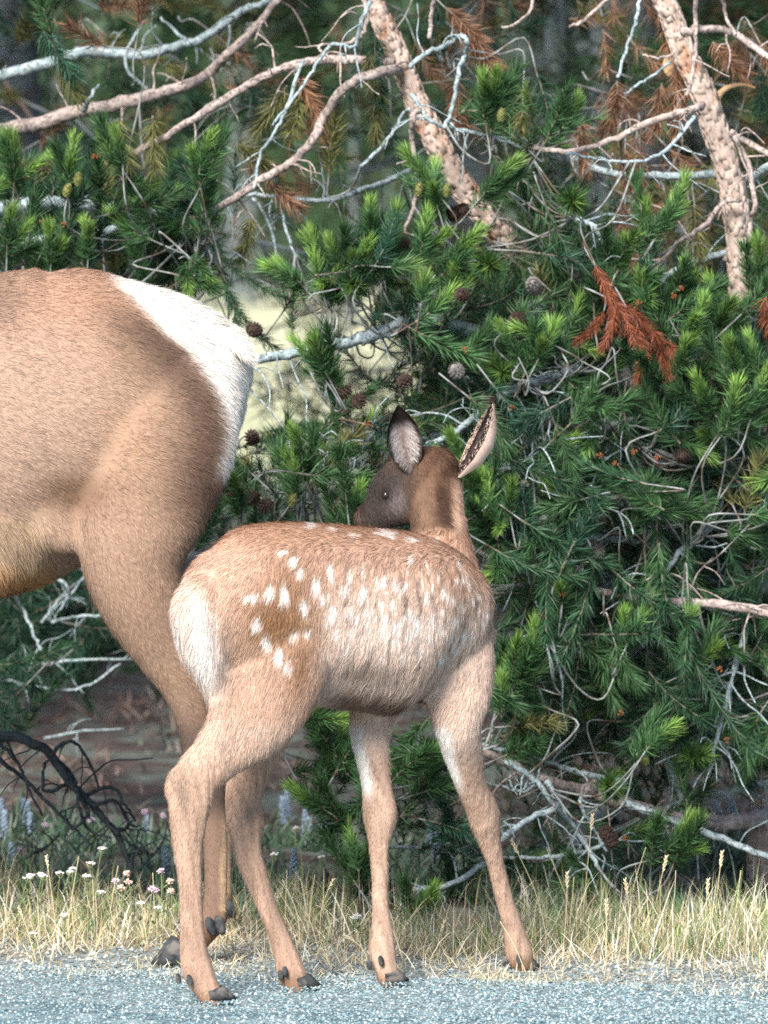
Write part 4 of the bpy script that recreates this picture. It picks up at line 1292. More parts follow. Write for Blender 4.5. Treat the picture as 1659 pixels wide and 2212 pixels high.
def calf_col(p, N):
    U, W = UV(p, D0)
    nz = wob(p, 18, 21)
    U2, W2 = U + 5 * wob(p, 30, 22), W + 7 * wob(p, 30, 23)
    c = np.tile(TAN, (len(p), 1)) * (1 + 0.10 * nz)[:, None]
    # paler flank and shoulder, lower legs tan pink
    c = lerp(c, 0.88 * sm(W, 1190, 1320) * sm(U, 660, 750), PALE)
    c = lerp(c, 0.4 * sm(W, 1500, 1560), PALE)
    # reddish brown on the back and shoulder top
    c = lerp(c, 0.42 * (1 - sm(W2, 1130, 1215)) * sm(U, 450, 560), [0.38, 0.19, 0.095])
    c = lerp(c, 0.35 * gauss(U, W, 1000, 1260, 70, 80), [0.36, 0.17, 0.08])
    # brown sweep over the hip down to the stifle
    c = lerp(c, 0.92 * gauss(U2, W2, 605, 1322, 74, 68), [0.24, 0.120, 0.050])
    c = lerp(c, 0.9 * gauss(U2, W2, 662, 1405, 32, 70, 0.3), [0.23, 0.110, 0.048])
    c = lerp(c, 0.55 * gauss(U2, W2, 625, 1240, 60, 60), [0.29, 0.15, 0.07])
    # dark rear of the thigh beside the pale rump
    c = lerp(c, 0.80 * gauss(U2, W2, 496, 1400, 24, 95, 0.05), GREYB)
    # rump patch
    rb = np.interp(W, [1170, 1230, 1300, 1380, 1450, 1530], [370, 425, 482, 482, 468, 446])
    rump = sm(rb - U2, -14, 22) * sm(W2, 1170, 1240) * (1 - sm(W2, 1490, 1560))
    c = lerp(c, 0.88 * rump, [0.78, 0.61, 0.52])
    c = lerp(c, 0.95 * gauss(U2, W2, 448, 1385, 30, 90, -0.10), WHITE * 1.04)
    c = lerp(c, 0.85 * gauss(U2, W2, 378, 1350, 28, 66, -0.3), WHITE)
    c = lerp(c, 0.4 * gauss(U2, W2, 413, 1335, 7, 36, 0.2), [0.36, 0.25, 0.2])
    c = lerp(c, 0.55 * gauss(U2, W2, 470, 1200, 60, 50), [0.70, 0.47, 0.36])
    # belly: pale band, dusky patch, cream fringe
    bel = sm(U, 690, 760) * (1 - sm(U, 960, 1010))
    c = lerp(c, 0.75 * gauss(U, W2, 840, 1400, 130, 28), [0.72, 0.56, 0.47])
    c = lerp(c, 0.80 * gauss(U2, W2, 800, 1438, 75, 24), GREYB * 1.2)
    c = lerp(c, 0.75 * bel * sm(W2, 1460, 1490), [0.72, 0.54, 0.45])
    c = lerp(c, 0.9 * bel * sm(-N[:, 2], 0.55, 0.85), [0.16, 0.09, 0.06])  # downward faces darkened: shade under the belly is painted in
    # dark partings between the hair locks of the flank
    fl = sm(U, 700, 760) * (1 - sm(U, 1050, 1080)) * sm(W, 1170, 1220) * (1 - sm(W, 1440, 1500))
    st = wob(p * np.array([1, 1, 0.10]), 190, 61) * 0.6 + wob(p * np.array([1, 1, 0.16]), 110, 62) * 0.5
    c = c * (1 - 0.50 * fl * sm(st, 0.12, 0.55))[:, None]
    lg = sm(W, 1580, 1680)
    c = lerp(c, 0.8 * lg, [0.37, 0.245, 0.18])
    st2 = wob(p * np.array([1, 1, 0.12]), 150, 63)
    c = c * (1 + 0.30 * lg * st2)[:, None]
    # white insides of the forelegs
    c = lerp(c, sm(-N[:, 0], 0.0, 0.5) * sm(W, 1555, 1580) * (1 - sm(W2, 1690, 1740)) * sm(U, 720, 745), WHITE)
    # dusky hind shanks, with the shade in the hock groove painted on
    c = lerp(c, 0.85 * gauss(U2, W2, 406, 1690, 12, 44, -0.3), GREYB * 0.8)
    c = lerp(c, 0.45 * gauss(U2, W2, 500, 1580, 60, 30, -0.9), GREYB * 1.5)
    c = lerp(c, 0.5 * gauss(U2, W2, 545, 1750, 14, 36), GREYB)
    c = lerp(c, 0.95 * gauss(U, W, 379, 1845, 6, 20, 0.25), WHITE)
    c = lerp(c, 0.75 * sm(W2, 2085, 2125), [0.22, 0.115, 0.065])
    c = lerp(c, 0.5 * gauss(U2, W2, 600, 1960, 14, 90, -0.35), GREYB)
    c = lerp(c, 0.45 * gauss(U2, W2, 830, 1760, 16, 30), [0.62, 0.45, 0.35])
    c = lerp(c, 0.45 * gauss(U2, W2, 392, 1980, 10, 110), [0.62, 0.46, 0.37])
    # neck and head
    head = (1 - sm(W, 1135, 1165)) * sm(U, 740, 790) * sm(p[:, 1], 12.335, 12.365)
    neck = head * sm(U2 + 14 * wob(p, 60, 71), 858, 902)
    c = lerp(c, head, [0.055, 0.044, 0.040])  # dark head colour includes the shadow lying on the face
    c = lerp(c, 0.9 * head * gauss(U, W, 862, 1095, 26, 34), [0.17, 0.145, 0.14])
    c = lerp(c, 0.7 * head * (1 - sm(W, 1000, 1040)) * (1 - sm(U, 880, 900)), [0.10, 0.07, 0.055])
    c = lerp(c, 0.9 * head * sm(-(U - 800), 0, 20), [0.05, 0.035, 0.03])
    c = lerp(c, neck, np.array([0.105, 0.060, 0.040]))
    c = c * (1 + (0.35 * wob(p, 70, 41) + 0.25 * wob(p, 130, 42)) * neck)[:, None]
    c = lerp(c, 0.6 * neck * gauss(U2, W2, 912, 1095, 22, 62), [0.25, 0.165, 0.115])
    c = lerp(c, 1.0 * neck * sm(gauss(U2, W2, 960, 1110, 17, 80, -0.12), 0.2, 0.75), [0.055, 0.032, 0.022])
    c = lerp(c, 0.9 * neck * sm(U, 970, 988) * sm(W, 1030, 1060), [0.56, 0.37, 0.27])
    c = lerp(c, 0.85 * head * gauss(U, W, 831, 1070, 14, 20, 0.4), [0.010, 0.008, 0.008])
    # white spots on the side that faces away from the spine
    sp = np.zeros(len(p))
    for cx, cy, rx, ry in SPOTS:
        sp = np.maximum(sp, gauss(U2, W2, 324 + .4883 * cx, 1080 + .4883 * cy, rx * .4883 * 1.15, ry * .4883 * 1.05, -0.12))
    rs = np.random.default_rng(17)
    for k in range(46):
        su, sv = rs.uniform(710, 1050), rs.uniform(1215, 1405)
        sp = np.maximum(sp, rs.uniform(0.45, 0.85) * gauss(U2, W2, su, sv, rs.uniform(4, 7), rs.uniform(8, 15), -0.12))
    sp = sm(sp, 0.15, 0.85) * (1 + 0.25 * wob(p, 220, 81))
    c = lerp(c, 0.55 * gauss(U2, W2, 860, 1355, 130, 34) * (1 - head), [0.80, 0.68, 0.60])
    c = lerp(c, np.clip(0.95 * sp, 0, 1) * (1 - head), [0.85, 0.80, 0.77])
    return c


def calf_len(p, N):
    U, W = UV(p, D0)
    L = 0.023 - 0.010 * sm(W, 1540, 1680)
    L = L + 0.010 * gauss(U, W, 410, 1370, 60, 110) + 0.008 * gauss(U, W, 850, 1510, 140, 40) - 0.003 * sm(W, 1950, 2000)
    return np.where((W < 1145) & (p[:, 1] > 12.35), 0.016, L)


def calf_dir(p, N):
    U, W = UV(p, D0)
    n = len(p)
    f = np.tile(np.array([-0.30, -0.18, -0.9]), (n, 1))
    up = sm(N[:, 2], 0.4, 0.9)[:, None]
    f = f * (1 - up) + np.array([-0.9, -0.45, -0.2]) * up
    leg = sm(W, 1540, 1640)[:, None]
    f = f * (1 - leg) + np.array([-0.12, 0, -1.0]) * leg
    head = ((W < 1145) & (p[:, 1] > 12.35))[:, None]
    f = np.where(head, np.array([0.35, 0.0, -0.8]), f)
    return f


v_, n_, t_ = mesh_arrays(me)
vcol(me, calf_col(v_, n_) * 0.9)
me.transform(Matrix.Translation(Vector(-calf_base)))
link('body', me, calf)


def sub_fur(me, base, parent, n, lenfn, dirfn, colfn, width, seed, lift, density=None):
    b = np.asarray(base)
    return fur(me, n, lambda p, N: lenfn(p + b, N), lambda p, N: dirfn(p + b, N), lambda p, N: colfn(p + b, N), width, np.random.default_rng(seed), lift, parent,
               density=None if density is None else (lambda p: density(p + b)))


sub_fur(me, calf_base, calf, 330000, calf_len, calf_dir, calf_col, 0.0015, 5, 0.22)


def ear(parent, base, root, tip, half, face, fold, cin, cout, name='ear'):
    """a cupped leaf-shaped ear from root to tip; face = direction the hollow side looks at"""
    root, tip = np.asarray(root), np.asarray(tip)
    ax = tip - root
    L = np.linalg.norm(ax)
    ax = ax / L
    f = unit(np.asarray(face) - ax * (np.asarray(face) @ ax))
    sd = np.cross(ax, f)
    nu, nv = 13, 17
    g = Geo()
    tt = np.linspace(0, 1, nv)
    prof = np.interp(tt, [0, 0.08, 0.25, 0.5, 0.7, 0.85, 0.95, 1.0], [0.10, 0.34, 0.80, 1.0, 0.82, 0.50, 0.22, 0.03])
    V = []
    C = []
    rng = np.random.default_rng(2)
    for layer in (0, 1):
        for i, t in enumerate(tt):
            for j in range(nu):
                s = -1 + 2 * j / (nu - 1)
                wv = half * prof[i]
                phi = s * fold
                x = math.sin(phi) / math.sin(fold) * wv if fold < 1.57 else math.sin(phi) * wv
                dpt = -(math.cos(phi) - math.cos(fold)) * wv * 0.9
                p = root + ax * L * t + sd * x + f * (dpt - layer * 0.004 * (1 - abs(s) ** 4) * (1 - t))
                V.append(p - base)
                if layer == 0:
                    e = max(0, min(1, (t - 0.62) / 0.14)) + max(0, min(1, (0.14 - t) / 0.1)) + max(0, min(1, (abs(s) - 0.72) / 0.14))
                    e = min(1, e)
                    mid = math.exp(-(s / 0.22) ** 2) * 0.75
                    a = np.array(cin) * (1 - mid) + np.array([0.16, 0.09, 0.075]) * mid
                    C.append(a * (1 - e) + np.array([0.022, 0.018, 0.016]) * e)
                else:
                    C.append(np.array(cout) * (1 - 0.7 * max(0, t - 0.6) / 0.4))
    Q = []
    for layer in (0, 1):
        o = layer * nu * nv
        for i in range(nv - 1):
            for j in range(nu - 1):
                a = o + i * nu + j
                q = (a, a + 1, a + nu + 1, a + nu)
                Q.append(q if layer == 0 else q[::-1])
    g.add(V, Q, None, C)
    # hairs lining the hollow and fringing the rim
    n = 3200
    t = rng.uniform(0.02, 0.97, n)
    s = rng.uniform(-1, 1, n)
    pr = np.interp(t, tt, prof) * half
    phi = s * fold
    p = root + ax * L * t[:, None] + sd * (np.sin(phi) / math.sin(min(fold, 1.57)) * pr)[:, None] + f * (-(np.cos(phi) - math.cos(fold)) * pr * 0.9)[:, None] - base
    inner = rng.uniform(0, 1, n) < 0.55
    nrm = unit(f * np.cos(phi)[:, None] - sd * np.sin(phi)[:, None])
    nrm = np.where(inner[:, None], nrm, -nrm)
    d = unit(ax * 0.9 + nrm * 0.35 + sd * (0.35 * np.sign(-s) * inner)[:, None] + rng.normal(0, 0.18, (n, 3)))
    le = np.where(inner, 0.016, 0.007) * rng.uniform(0.5, 1.2, n) * np.where(t > 0.8, 0.5, 1)
    w = unit(np.cross(d, nrm)) * 0.0006
    Vh = np.stack([p - w, p + w, p + d * le[:, None]], 1).reshape(-1, 3)
    e = np.clip(np.clip((t - 0.60) / 0.14, 0, 1) + np.clip((abs(s) - 0.70) / 0.14, 0, 1), 0, 1)[:, None]
    mid = (np.exp(-(s / 0.22) ** 2) * 0.7)[:, None]
    ci = (np.array(cin) * 1.1 * (1 - mid) + np.array([0.2, 0.12, 0.1]) * mid) * (1 - e) + np.array([0.02, 0.017, 0.015]) * e
    ch = np.where(inner[:, None], ci, np.array(cout))
    ch = ch * rng.uniform(0.7, 1.25, (n, 1))
    g.add(Vh, None, np.arange(n * 3).reshape(-1, 3), np.repeat(ch, 3, axis=0))
    return link(name, g.mesh(name, M_FUR, True), parent)


ear(calf, calf_base, P(888, 1030, 12.40), P(860, 876, 12.375), 0.039, (0.10, -1, 0.05), 1.15, (0.46, 0.42, 0.41), (0.10, 0.07, 0.055))
ear(calf, calf_base, P(986, 1030, 12.415), P(1064, 866, 12.45), 0.039, (-0.93, -0.28, 0.30), 1.8, (0.085, 0.06, 0.06), (0.60, 0.45, 0.38))


def hoof(parent, base, top, toe, w, h, name='hoof'):
    """a cloven hoof: two horn toes from the coronet down to the ground; top = pastern end, toe = ground point of the tip"""
    top, toe = np.asarray(top, float), np.asarray(toe, float)
    fw = toe - top
    fw[2] = 0
    reach = np.linalg.norm(fw)
    fw = unit(fw)
    sd = np.array([-fw[1], fw[0], 0])
    z0 = toe[2]
    zt = z0 + h
    g = Geo()
    n = 14
    a = np.arange(n) * 2 * math.pi / n
    for s in (-1, 1):
        rings = []
        for k, t in enumerate((0.0, 0.3, 0.65, 1.0)):
            cx = top * 1.0
            cx = cx + fw * (reach * 0.42 * t) + sd * s * w * 0.50
            rx = w * (0.80 + 0.62 * t)          # along the foot, longer at the ground
            ry = w * (0.50 + 0.10 * t)
            x = np.cos(a) * rx
            y = np.sin(a) * ry * (1 - 0.38 * np.clip(np.cos(a), 0, 1) ** 2)
            z = np.full(n, zt + (z0 - zt) * t) - (1 - t) * 0.35 * h * np.cos(a) * -0.6
            rings.append(cx[None] * [1, 1, 0] + fw * x[:, None] + sd * y[:, None] + np.stack([0 * z, 0 * z, z], -1))
        R_ = np.array(rings)
        m = len(R_)
        V = np.vstack([R_.reshape(-1, 3), R_[0].mean(0), R_[-1].mean(0)]) - base
        Q = [(i * n + j, i * n + (j + 1) % n, (i + 1) * n + (j + 1) % n, (i + 1) * n + j) for i in range(m - 1) for j in range(n)]
        T_ = [(m * n, (j + 1) % n, j) for j in range(n)] + [(m * n + 1, (m - 1) * n + j, (m - 1) * n + (j + 1) % n) for j in range(n)]
        g.add(V, Q, T_)
    return link(name, g.mesh(name, M_HOOF, True), parent)


def dewclaw(parent, base, p, r, dn=(0.15, -0.35, -0.9)):
    g = Geo()
    B = basis(np.array(dn), 0)
    blob(g, (0, 0, 0), (1, 1, 1), 10, 8, None, lambda q: ((q * np.array([0.75, 0.55, 1.25]) + np.array([0, 0, 0.2]) * (q[:, 2:] > 0)) * r) @ B.T + (p - base))
    return link('dewclaw', g.mesh('dewclaw', M_HOOF, True), parent)


gzs = lambda p: float(gz(p[0], p[1]))
def calf_hoof(u, v, d, tu, td_, w, h, z=None):
    a = P(u, v, d)
    b_ = P(tu, v, td_)
    b_[2] = (0.014 if b_[1] < 12.4 else gzs(b_) + 0.003) if z is None else z
    hoof(calf, calf_base, a, b_, w, h)


calf_hoof(463, 2160, 11.935, 500, 11.945, 0.0225, 0.023)
calf_hoof(649, 2130, 12.15, 682, 12.165, 0.021, 0.021)
calf_hoof(842, 2115, 12.225, 872, 12.235, 0.021, 0.021)
calf_hoof(1131, 2086, 12.50, 1156, 12.52, 0.021, 0.021)
for u, v, d in ((409, 2116, 11.915), (385, 2113, 11.93), (616, 2098, 12.125), (606, 2106, 12.13), (823, 2075, 12.205), (798, 2083, 12.215), (1121, 2072, 12.465), (1091, 2078, 12.475)):
    dewclaw(calf, calf_base, P(u, v, d), 0.0088)
g = Geo()
blob(g, P(834, 1071, 12.422) - calf_base, (0.0105, 0.011, 0.012), 14, 10)
link('eye', g.mesh('eye', M_EYE, True), calf)
g = Geo()
blob(g, P(781, 1120, 12.468) - calf_base, (0.010, 0.022, 0.015), 14, 10)
link('nose', g.mesh('nose', M_HOOF, True), calf)
# tail lying on the pale rump
g = Geo()
loft(g, [(432, 1275, 12.04, 6, 7), (424, 1305, 12.0, 7, 7), (416, 1340, 11.98, 6, 6), (411, 1362, 11.975, 4, 4)], 4, 12)
tm = fuse(g, 0.003, 3, 'tail')
tcol = lambda p, N: lerp(np.tile([0.66, 0.50, 0.41], (len(p), 1)), sm(UV(p, D0)[1], 1335, 1365) * 0.3, [0.30, 0.21, 0.17])
v_, n_, t_ = mesh_arrays(tm)
vcol(tm, tcol(v_, n_))
tm.transform(Matrix.Translation(Vector(-calf_base)))
tail = link('tail', tm, calf)
sub_fur(tm, calf_base, tail, 2500, lambda p, N: 0.010, lambda p, N: np.tile([-0.1, 0, -1.0], (len(p), 1)), tcol, 0.0013, 8, 0.25)

# ---- cow elk
g = Geo()
CD = 12.80
loft(g, [(u, v, CD, a, b) for u, v, a, b in [
    (494, 782, 92, 84), (470, 785, 122, 128), (412, 798, 176, 185), (342, 820, 230, 228), (262, 848, 290, 255), (180, 885, 317, 268), (90, 905, 327, 275), (0, 930, 347, 280), (-150, 945, 360, 290), (-350, 945, 362, 290),
    (-560, 930, 358, 275), (-740, 900, 345, 245), (-880, 870, 290, 205), (-970, 850, 200, 150)]], 5, 32)
# near hind leg
loft(g, [(400, 830, 12.70, 130, 105), (362, 950, 12.63, 148, 110), (330, 1050, 12.61, 145, 108), (296, 1140, 12.60, 132, 98), (288, 1225, 12.60, 112, 84), (312, 1315, 12.60, 92, 70), (352, 1400, 12.60, 70, 54), (396, 1485, 12.60, 50, 42), (420, 1560, 12.60, 42, 36),
         (436, 1630, 12.60, 44, 36), (450, 1690, 12.60, 42, 33), (460, 1760, 12.60, 34, 28), (466, 1850, 12.60, 29, 26), (466, 1930, 12.60, 28, 26), (458, 1985, 12.60, 35, 30), (428, 2022, 12.595, 32, 28), (398, 2050, 12.59, 34, 30)], 5, 24)
# rump behind the thigh
loft(g, [(452, 770, 12.80, 78, 120), (462, 850, 12.78, 72, 130), (446, 930, 12.76, 66, 120), (412, 1010, 12.74, 62, 100), (370, 1080, 12.72, 62, 90)], 5, 20)
# far hind leg
loft(g, [(360, 900, 12.95, 140, 100), (310, 1080, 12.98, 130, 95), (300, 1220, 12.98, 95, 70), (350, 1380, 12.98, 66, 48), (420, 1540, 12.98, 42, 34), (452, 1630, 12.98, 40, 32), (470, 1700, 12.98, 34, 28), (478, 1800, 12.98, 27, 24), (478, 1900, 12.98, 25, 23),
         (475, 1950, 12.98, 32, 27), (452, 1988, 12.975, 27, 24), (430, 2012, 12.97, 28, 25)], 5, 20)
# flank fold and udder
loft(g, [(60, 1030, 12.62, 70, 60), (110, 1110, 12.60, 60, 40), (150, 1170, 12.60, 40, 30)], 4, 16)
loft(g, [(-90, 1195, 12.72, 70, 90), (-20, 1205, 12.70, 76, 95), (40, 1195, 12.70, 52, 70)], 4, 18)
# forequarters, neck and head beyond the picture edge
for dd in (12.62, 12.98):
    loft(g, [(-820, 950, dd, 150, 90), (-830, 1150, dd, 105, 70), (-840, 1320, dd, 70, 55), (-850, 1480, dd, 48, 40), (-855, 1580, dd, 46, 40), (-855, 1700, dd, 34, 28), (-850, 1850, dd, 30, 27), (-850, 1950, dd, 36, 30), (-870, 2000, dd, 30, 28), (-890, 2030 if dd < 12.8 else 2000, dd, 33, 30)], 4, 18)
loft(g, [(-880, 800, CD, 200, 150), (-980, 680, CD, 170, 120), (-1060, 530, CD, 130, 95), (-1110, 400, CD, 105, 80), (-1150, 300, CD, 85, 75)], 5, 22)
loft(g, [(-1120, 290, CD, 75, 75), (-1190, 300, CD, 88, 80), (-1280, 330, CD, 76, 66), (-1370, 370, CD, 55, 52), (-1440, 405, CD, 48, 46), (-1480, 425, CD, 36, 36)], 5, 20)
cow_base = P(300, 1000, 12.8)
cow_base[2] = 0
cow = empty('elk_cow', cow_base)
tag(cow, 'large adult elk with brown flank and broad white rump, standing beside the calf', 'elk')
cme = fuse(g, 0.0115, 12, 'body')
DC = 12.62


def cow_col(p, N):
    U, W = UV(p, DC)
    U2, W2 = U + 8 * wob(p, 14, 31), W + 8 * wob(p, 14, 32)
    n = len(p)
    c = np.tile([0.36, 0.24, 0.175], (n, 1)) * (1 - 0.30 * sm(wob(p, 60, 51) * wob(p, 45, 52), 0.25, 0.6))[:, None] * (1 + 0.08 * wob(p, 9, 33))[:, None]
    c = lerp(c, 0.55 * gauss(U2, W2, 60, 900, 220, 260), [0.44, 0.315, 0.25])
    c = lerp(c, 0.5 * gauss(U2, W2, 180, 640, 180, 70), [0.46, 0.26, 0.17])
    c = lerp(c, 0.6 * gauss(U2, W2, 0, 660, 60, 60), [0.15, 0.10, 0.08])
    c = lerp(c, 0.5 * gauss(U2, W2, 280, 760, 90, 60, 0.5), [0.26, 0.165, 0.105])
    c = lerp(c, 0.8 * gauss(U2, W2, 165, 1060, 85, 50), [0.15, 0.085, 0.05])  # crease shade of the flank fold, painted into the coat
    c = lerp(c, 0.5 * gauss(U2, W2, 300, 960, 90, 120), [0.33, 0.205, 0.13])
    c = lerp(c, 0.7 * sm(W, 1120, 1400), [0.215, 0.145, 0.105])
    # dark border of the rump patch, then the white patch itself
    be = np.interp(W, [540, 562, 612, 658, 712, 755, 812, 862, 916, 970, 1013, 1080], [150, 195, 246, 298, 352, 408, 444, 472, 481, 480, 472, 472])
    k = U2 - be
    c = lerp(c, 0.88 * np.exp(-((k + 34) / np.where(k < -34, 85, 45)) ** 2) * sm(W, 600, 740) * (1 - sm(W, 1060, 1160)), [0.095, 0.060, 0.045])
    c = lerp(c, sm(k, -16, 20) * (1 - sm(W, 1010, 1050)) * (W > 480), [0.84, 0.80, 0.75])
    # belly and udder: cream to orange
    c = lerp(c, 0.85 * sm(W2, 1085, 1140) * (1 - sm(U, 70, 110)), [0.56, 0.40, 0.27])
    c = lerp(c, 0.85 * sm(W2, 1185, 1250) * (1 - sm(U, 85, 120)), [0.36, 0.17, 0.065])
    # dark front of the hock, pale rear of the shank
    c = lerp(c, 0.85 * sm(W2, 1490, 1600) * (1 - sm(W2, 1720, 1800)), [0.075, 0.055, 0.05])
    c = lerp(c, 0.7 * sm(W, 1740, 1800), [0.20, 0.13, 0.10])
    c = lerp(c, 0.85 * sm(W, 1740, 1800) * sm(U2, 470, 484) * (1 - sm(W, 1960, 1985)), [0.60, 0.42, 0.28])
    c = lerp(c, 0.8 * sm(W, 1985, 2005), [0.20, 0.10, 0.05])
    c = lerp(c, 0.8 * (1 - sm(U, -1050, -850)), [0.14, 0.085, 0.06])
    return c


def cow_len(p, N):
    U, W = UV(p, DC)
    L = 0.019 - 0.007 * sm(W, 1450, 1600)
    be = np.interp(W, [540, 575, 640, 700, 760, 830, 900, 960, 1020], [150, 205, 300, 355, 395, 430, 452, 468, 476])
    L = L + 0.010 * sm(U - be, -10, 30) * (W < 1050)
    return L + 0.025 * sm(W, 1090, 1190) * (1 - sm(U, 80, 120))


def cow_dir(p, N):
    U, W = UV(p, DC)
    f = np.tile(np.array([0.90, -0.05, -0.42]), (len(p), 1))
    k = sm(W, 950, 1250)[:, None]
    f = f * (1 - k) + np.array([0.45, 0, -0.9]) * k
    bl = (sm(W, 1090, 1160) * (1 - sm(U, 80, 120)))[:, None]
    return f * (1 - bl) + np.array([0.25, 0, -1.0]) * bl


v_, n_, t_ = mesh_arrays(cme)
vcol(cme, cow_col(v_, n_) * 0.9)
cme.transform(Matrix.Translation(Vector(-cow_base)))
link('body', cme, cow)
# more hairs where the coat is in the picture
sub_fur(cme, cow_base, cow, 380000, cow_len, cow_dir, cow_col, 0.0018, 6, 0.19, density=lambda p: np.where(p[:, 0] > -1.15, 1.0, 0.12))
# tail
g = Geo()
loft(g, [(462, 716, 12.74, 20, 30), (500, 735, 12.72, 20, 22), (524, 754, 12.71, 15, 15), (536, 776, 12.71, 6, 6)], 4, 14)
tm = fuse(g, 0.005, 3, 'tail')
tc2 = lambda p, N: np.tile([0.84, 0.79, 0.73], (len(p), 1))
v_, n_, t_ = mesh_arrays(tm)
vcol(tm, tc2(v_, n_))
tm.transform(Matrix.Translation(Vector(-cow_base)))
tail = link('tail', tm, cow)
sub_fur(tm, cow_base, tail, 4000, lambda p, N: 0.034, lambda p, N: np.tile([0.75, 0, -0.7], (len(p), 1)), tc2, 0.0016, 8, 0.25)
for hu, hv, hd, tu in ((398, 2052, 12.59, 340), (430, 2014, 12.97, 384), (-890, 2030, 12.62, -950), (-890, 2000, 12.98, -950)):
    a = P(hu, hv, hd)
    b_ = P(tu, hv, hd - 0.01)
    b_[2] = gzs(b_) + 0.004
    hoof(cow, cow_base, a, b_, 0.034, 0.050)
for u, v, d in ((475, 1997, 12.555), (455, 2000, 12.555), (497, 1962, 12.94), (480, 1966, 12.93)):
    dewclaw(cow, cow_base, P(u, v, d), 0.017, (0.3, -0.25, -0.9))
for s in (-1, 1):
    ear(cow, cow_base, P(-1130, 260, CD + 0.06 * s), P(-1060, 130, CD + 0.16 * s), 0.055, (-0.5, 0.8 * s, 0.2), 1.1, (0.5, 0.45, 0.4), (0.14, 0.09, 0.06))
    g = Geo()
    blob(g, P(-1250, 300, CD + 0.075 * s) - cow_base, (0.02, 0.014, 0.018), 12, 8)
    link('eye', g.mesh('eye', M_EYE, True), cow)
g = Geo()
blob(g, P(-1490, 425, CD) - cow_base, (0.022, 0.045, 0.03), 12, 8)
link('nose', g.mesh('nose', M_HOOF, True), cow)

# ------------------------------------------------------------------ verge: grass, gravel, flowers
def blades(name, n, place, hr, wr, cols, lean, curl, label, cat='grass', seed=0, m=None, zoff=0.0):
    r = np.random.default_rng(seed + 100)
    x, y = place(r, n)
    n = len(x)
    h = r.uniform(*hr, n) * r.uniform(0.6, 1.25, n) * np.clip(0.35 + (y - 12.25 + 0.22 * np.clip(x, -1.2, 1.2)) / 0.75, 0.35, 1.0)
    w = r.uniform(*wr, n)
    a = r.uniform(0, 2 * math.pi, n)
    ln = np.abs(r.normal(lean, lean * 0.6, n))
    dx, dy = np.cos(a) * ln, np.sin(a) * ln
    z = gz(x, y) + np.where(y < road_edge(x), 0.012, 0.0) - 0.002 + zoff
    b = np.stack([x, y, z], -1)
    up = unit(np.stack([dx, dy, np.ones(n)], -1))
    cv = r.uniform(0, curl, n)[:, None]
    p1 = b + up * (h * 0.5)[:, None]
    up2 = unit(up + np.stack([dx, dy, -0.3 * np.ones(n)], -1) * cv)
    p2 = p1 + up2 * (h * 0.3)[:, None]
    up3 = unit(up2 + np.stack([dx, dy, -0.6 * np.ones(n)], -1) * cv)
    p3 = p2 + up3 * (h * 0.25)[:, None]
    f = r.uniform(0, 2 * math.pi, n)
    sd = np.stack([np.cos(f), np.sin(f), np.zeros(n)], -1) * (w * 0.5)[:, None]
    V = np.stack([b - sd, b + sd, p1 + sd * 0.9, p1 - sd * 0.9, p2 + sd * 0.6, p2 - sd * 0.6, p3], 1).reshape(-1, 3)
    V[:, 2] = np.maximum(V[:, 2], gz(V[:, 0], V[:, 1]) + 0.004)
    o = np.arange(n)[:, None] * 7
    F = np.concatenate([o + np.array([[i, j, k]]) for i, j, k in ((0, 1, 2), (0, 2, 3), (3, 2, 4), (3, 4, 5), (5, 4, 6))])
    cols = np.array(cols)
    c = cols[r.integers(0, len(cols), n)] * r.uniform(0.7, 1.25, (n, 1))
    ob = link(name, mesh_np(name, V, F, M_GRASS, np.clip(np.repeat(c, 7, axis=0), 0.01, 0.85)))
    return tag(ob, label, cat, kind='stuff')


def strip(y0, y1, pw=1.0, half=1.35, clump=0.0):
    def f(r, n):
        if clump:
            k = max(4, n // 55)
            cx = r.uniform(-half, half, k)
            cy = y0 + (y1 - y0) * r.uniform(0, 1, k) ** pw
            i = r.integers(0, k, n)
            x = cx[i] + r.normal(0, clump, n)
            return x, cy[i] + r.normal(0, clump * 0.8, n) - 0.22 * np.clip(x, -1.2, 1.2) * (y0 < 12.9)
        x = r.uniform(-half, half, n)
        return x, y0 + (y1 - y0) * r.uniform(0, 1, n) ** pw - 0.22 * np.clip(x, -1.2, 1.2) * (y0 < 12.9)
    return f


STRAW = [(0.62, 0.55, 0.38), (0.72, 0.66, 0.52), (0.52, 0.43, 0.26), (0.45, 0.40, 0.22), (0.80, 0.77, 0.66), (0.38, 0.30, 0.19)]
GRN = [(0.10, 0.19, 0.07), (0.16, 0.25, 0.09), (0.08, 0.16, 0.08), (0.26, 0.30, 0.12), (0.40, 0.38, 0.19)]
TEAL = [(0.07, 0.14, 0.085), (0.10, 0.18, 0.12), (0.055, 0.11, 0.07), (0.16, 0.22, 0.16), (0.22, 0.27, 0.22)]
blades('dry_grass', 9000, strip(12.22, 12.95, 1.2, 1.35, 0.07), (0.03, 0.075), (0.0012, 0.0026), STRAW, 1.5, 0.9, 'pale dry straw lying along the road edge', seed=1)
blades('dry_grass', 4500, strip(12.5, 13.4, 1.0, 1.35, 0.035), (0.035, 0.10), (0.0012, 0.0026), STRAW, 0.8, 0.9, 'clumps of upright straw coloured grass on the verge', seed=2)
blades('verge_grass', 8000, strip(12.75, 13.7, 1.0, 1.4, 0.05), (0.05, 0.12), (0.0014, 0.003), GRN + STRAW, 0.5, 0.8, 'green grass mixed with straw behind the dry edge', seed=3)
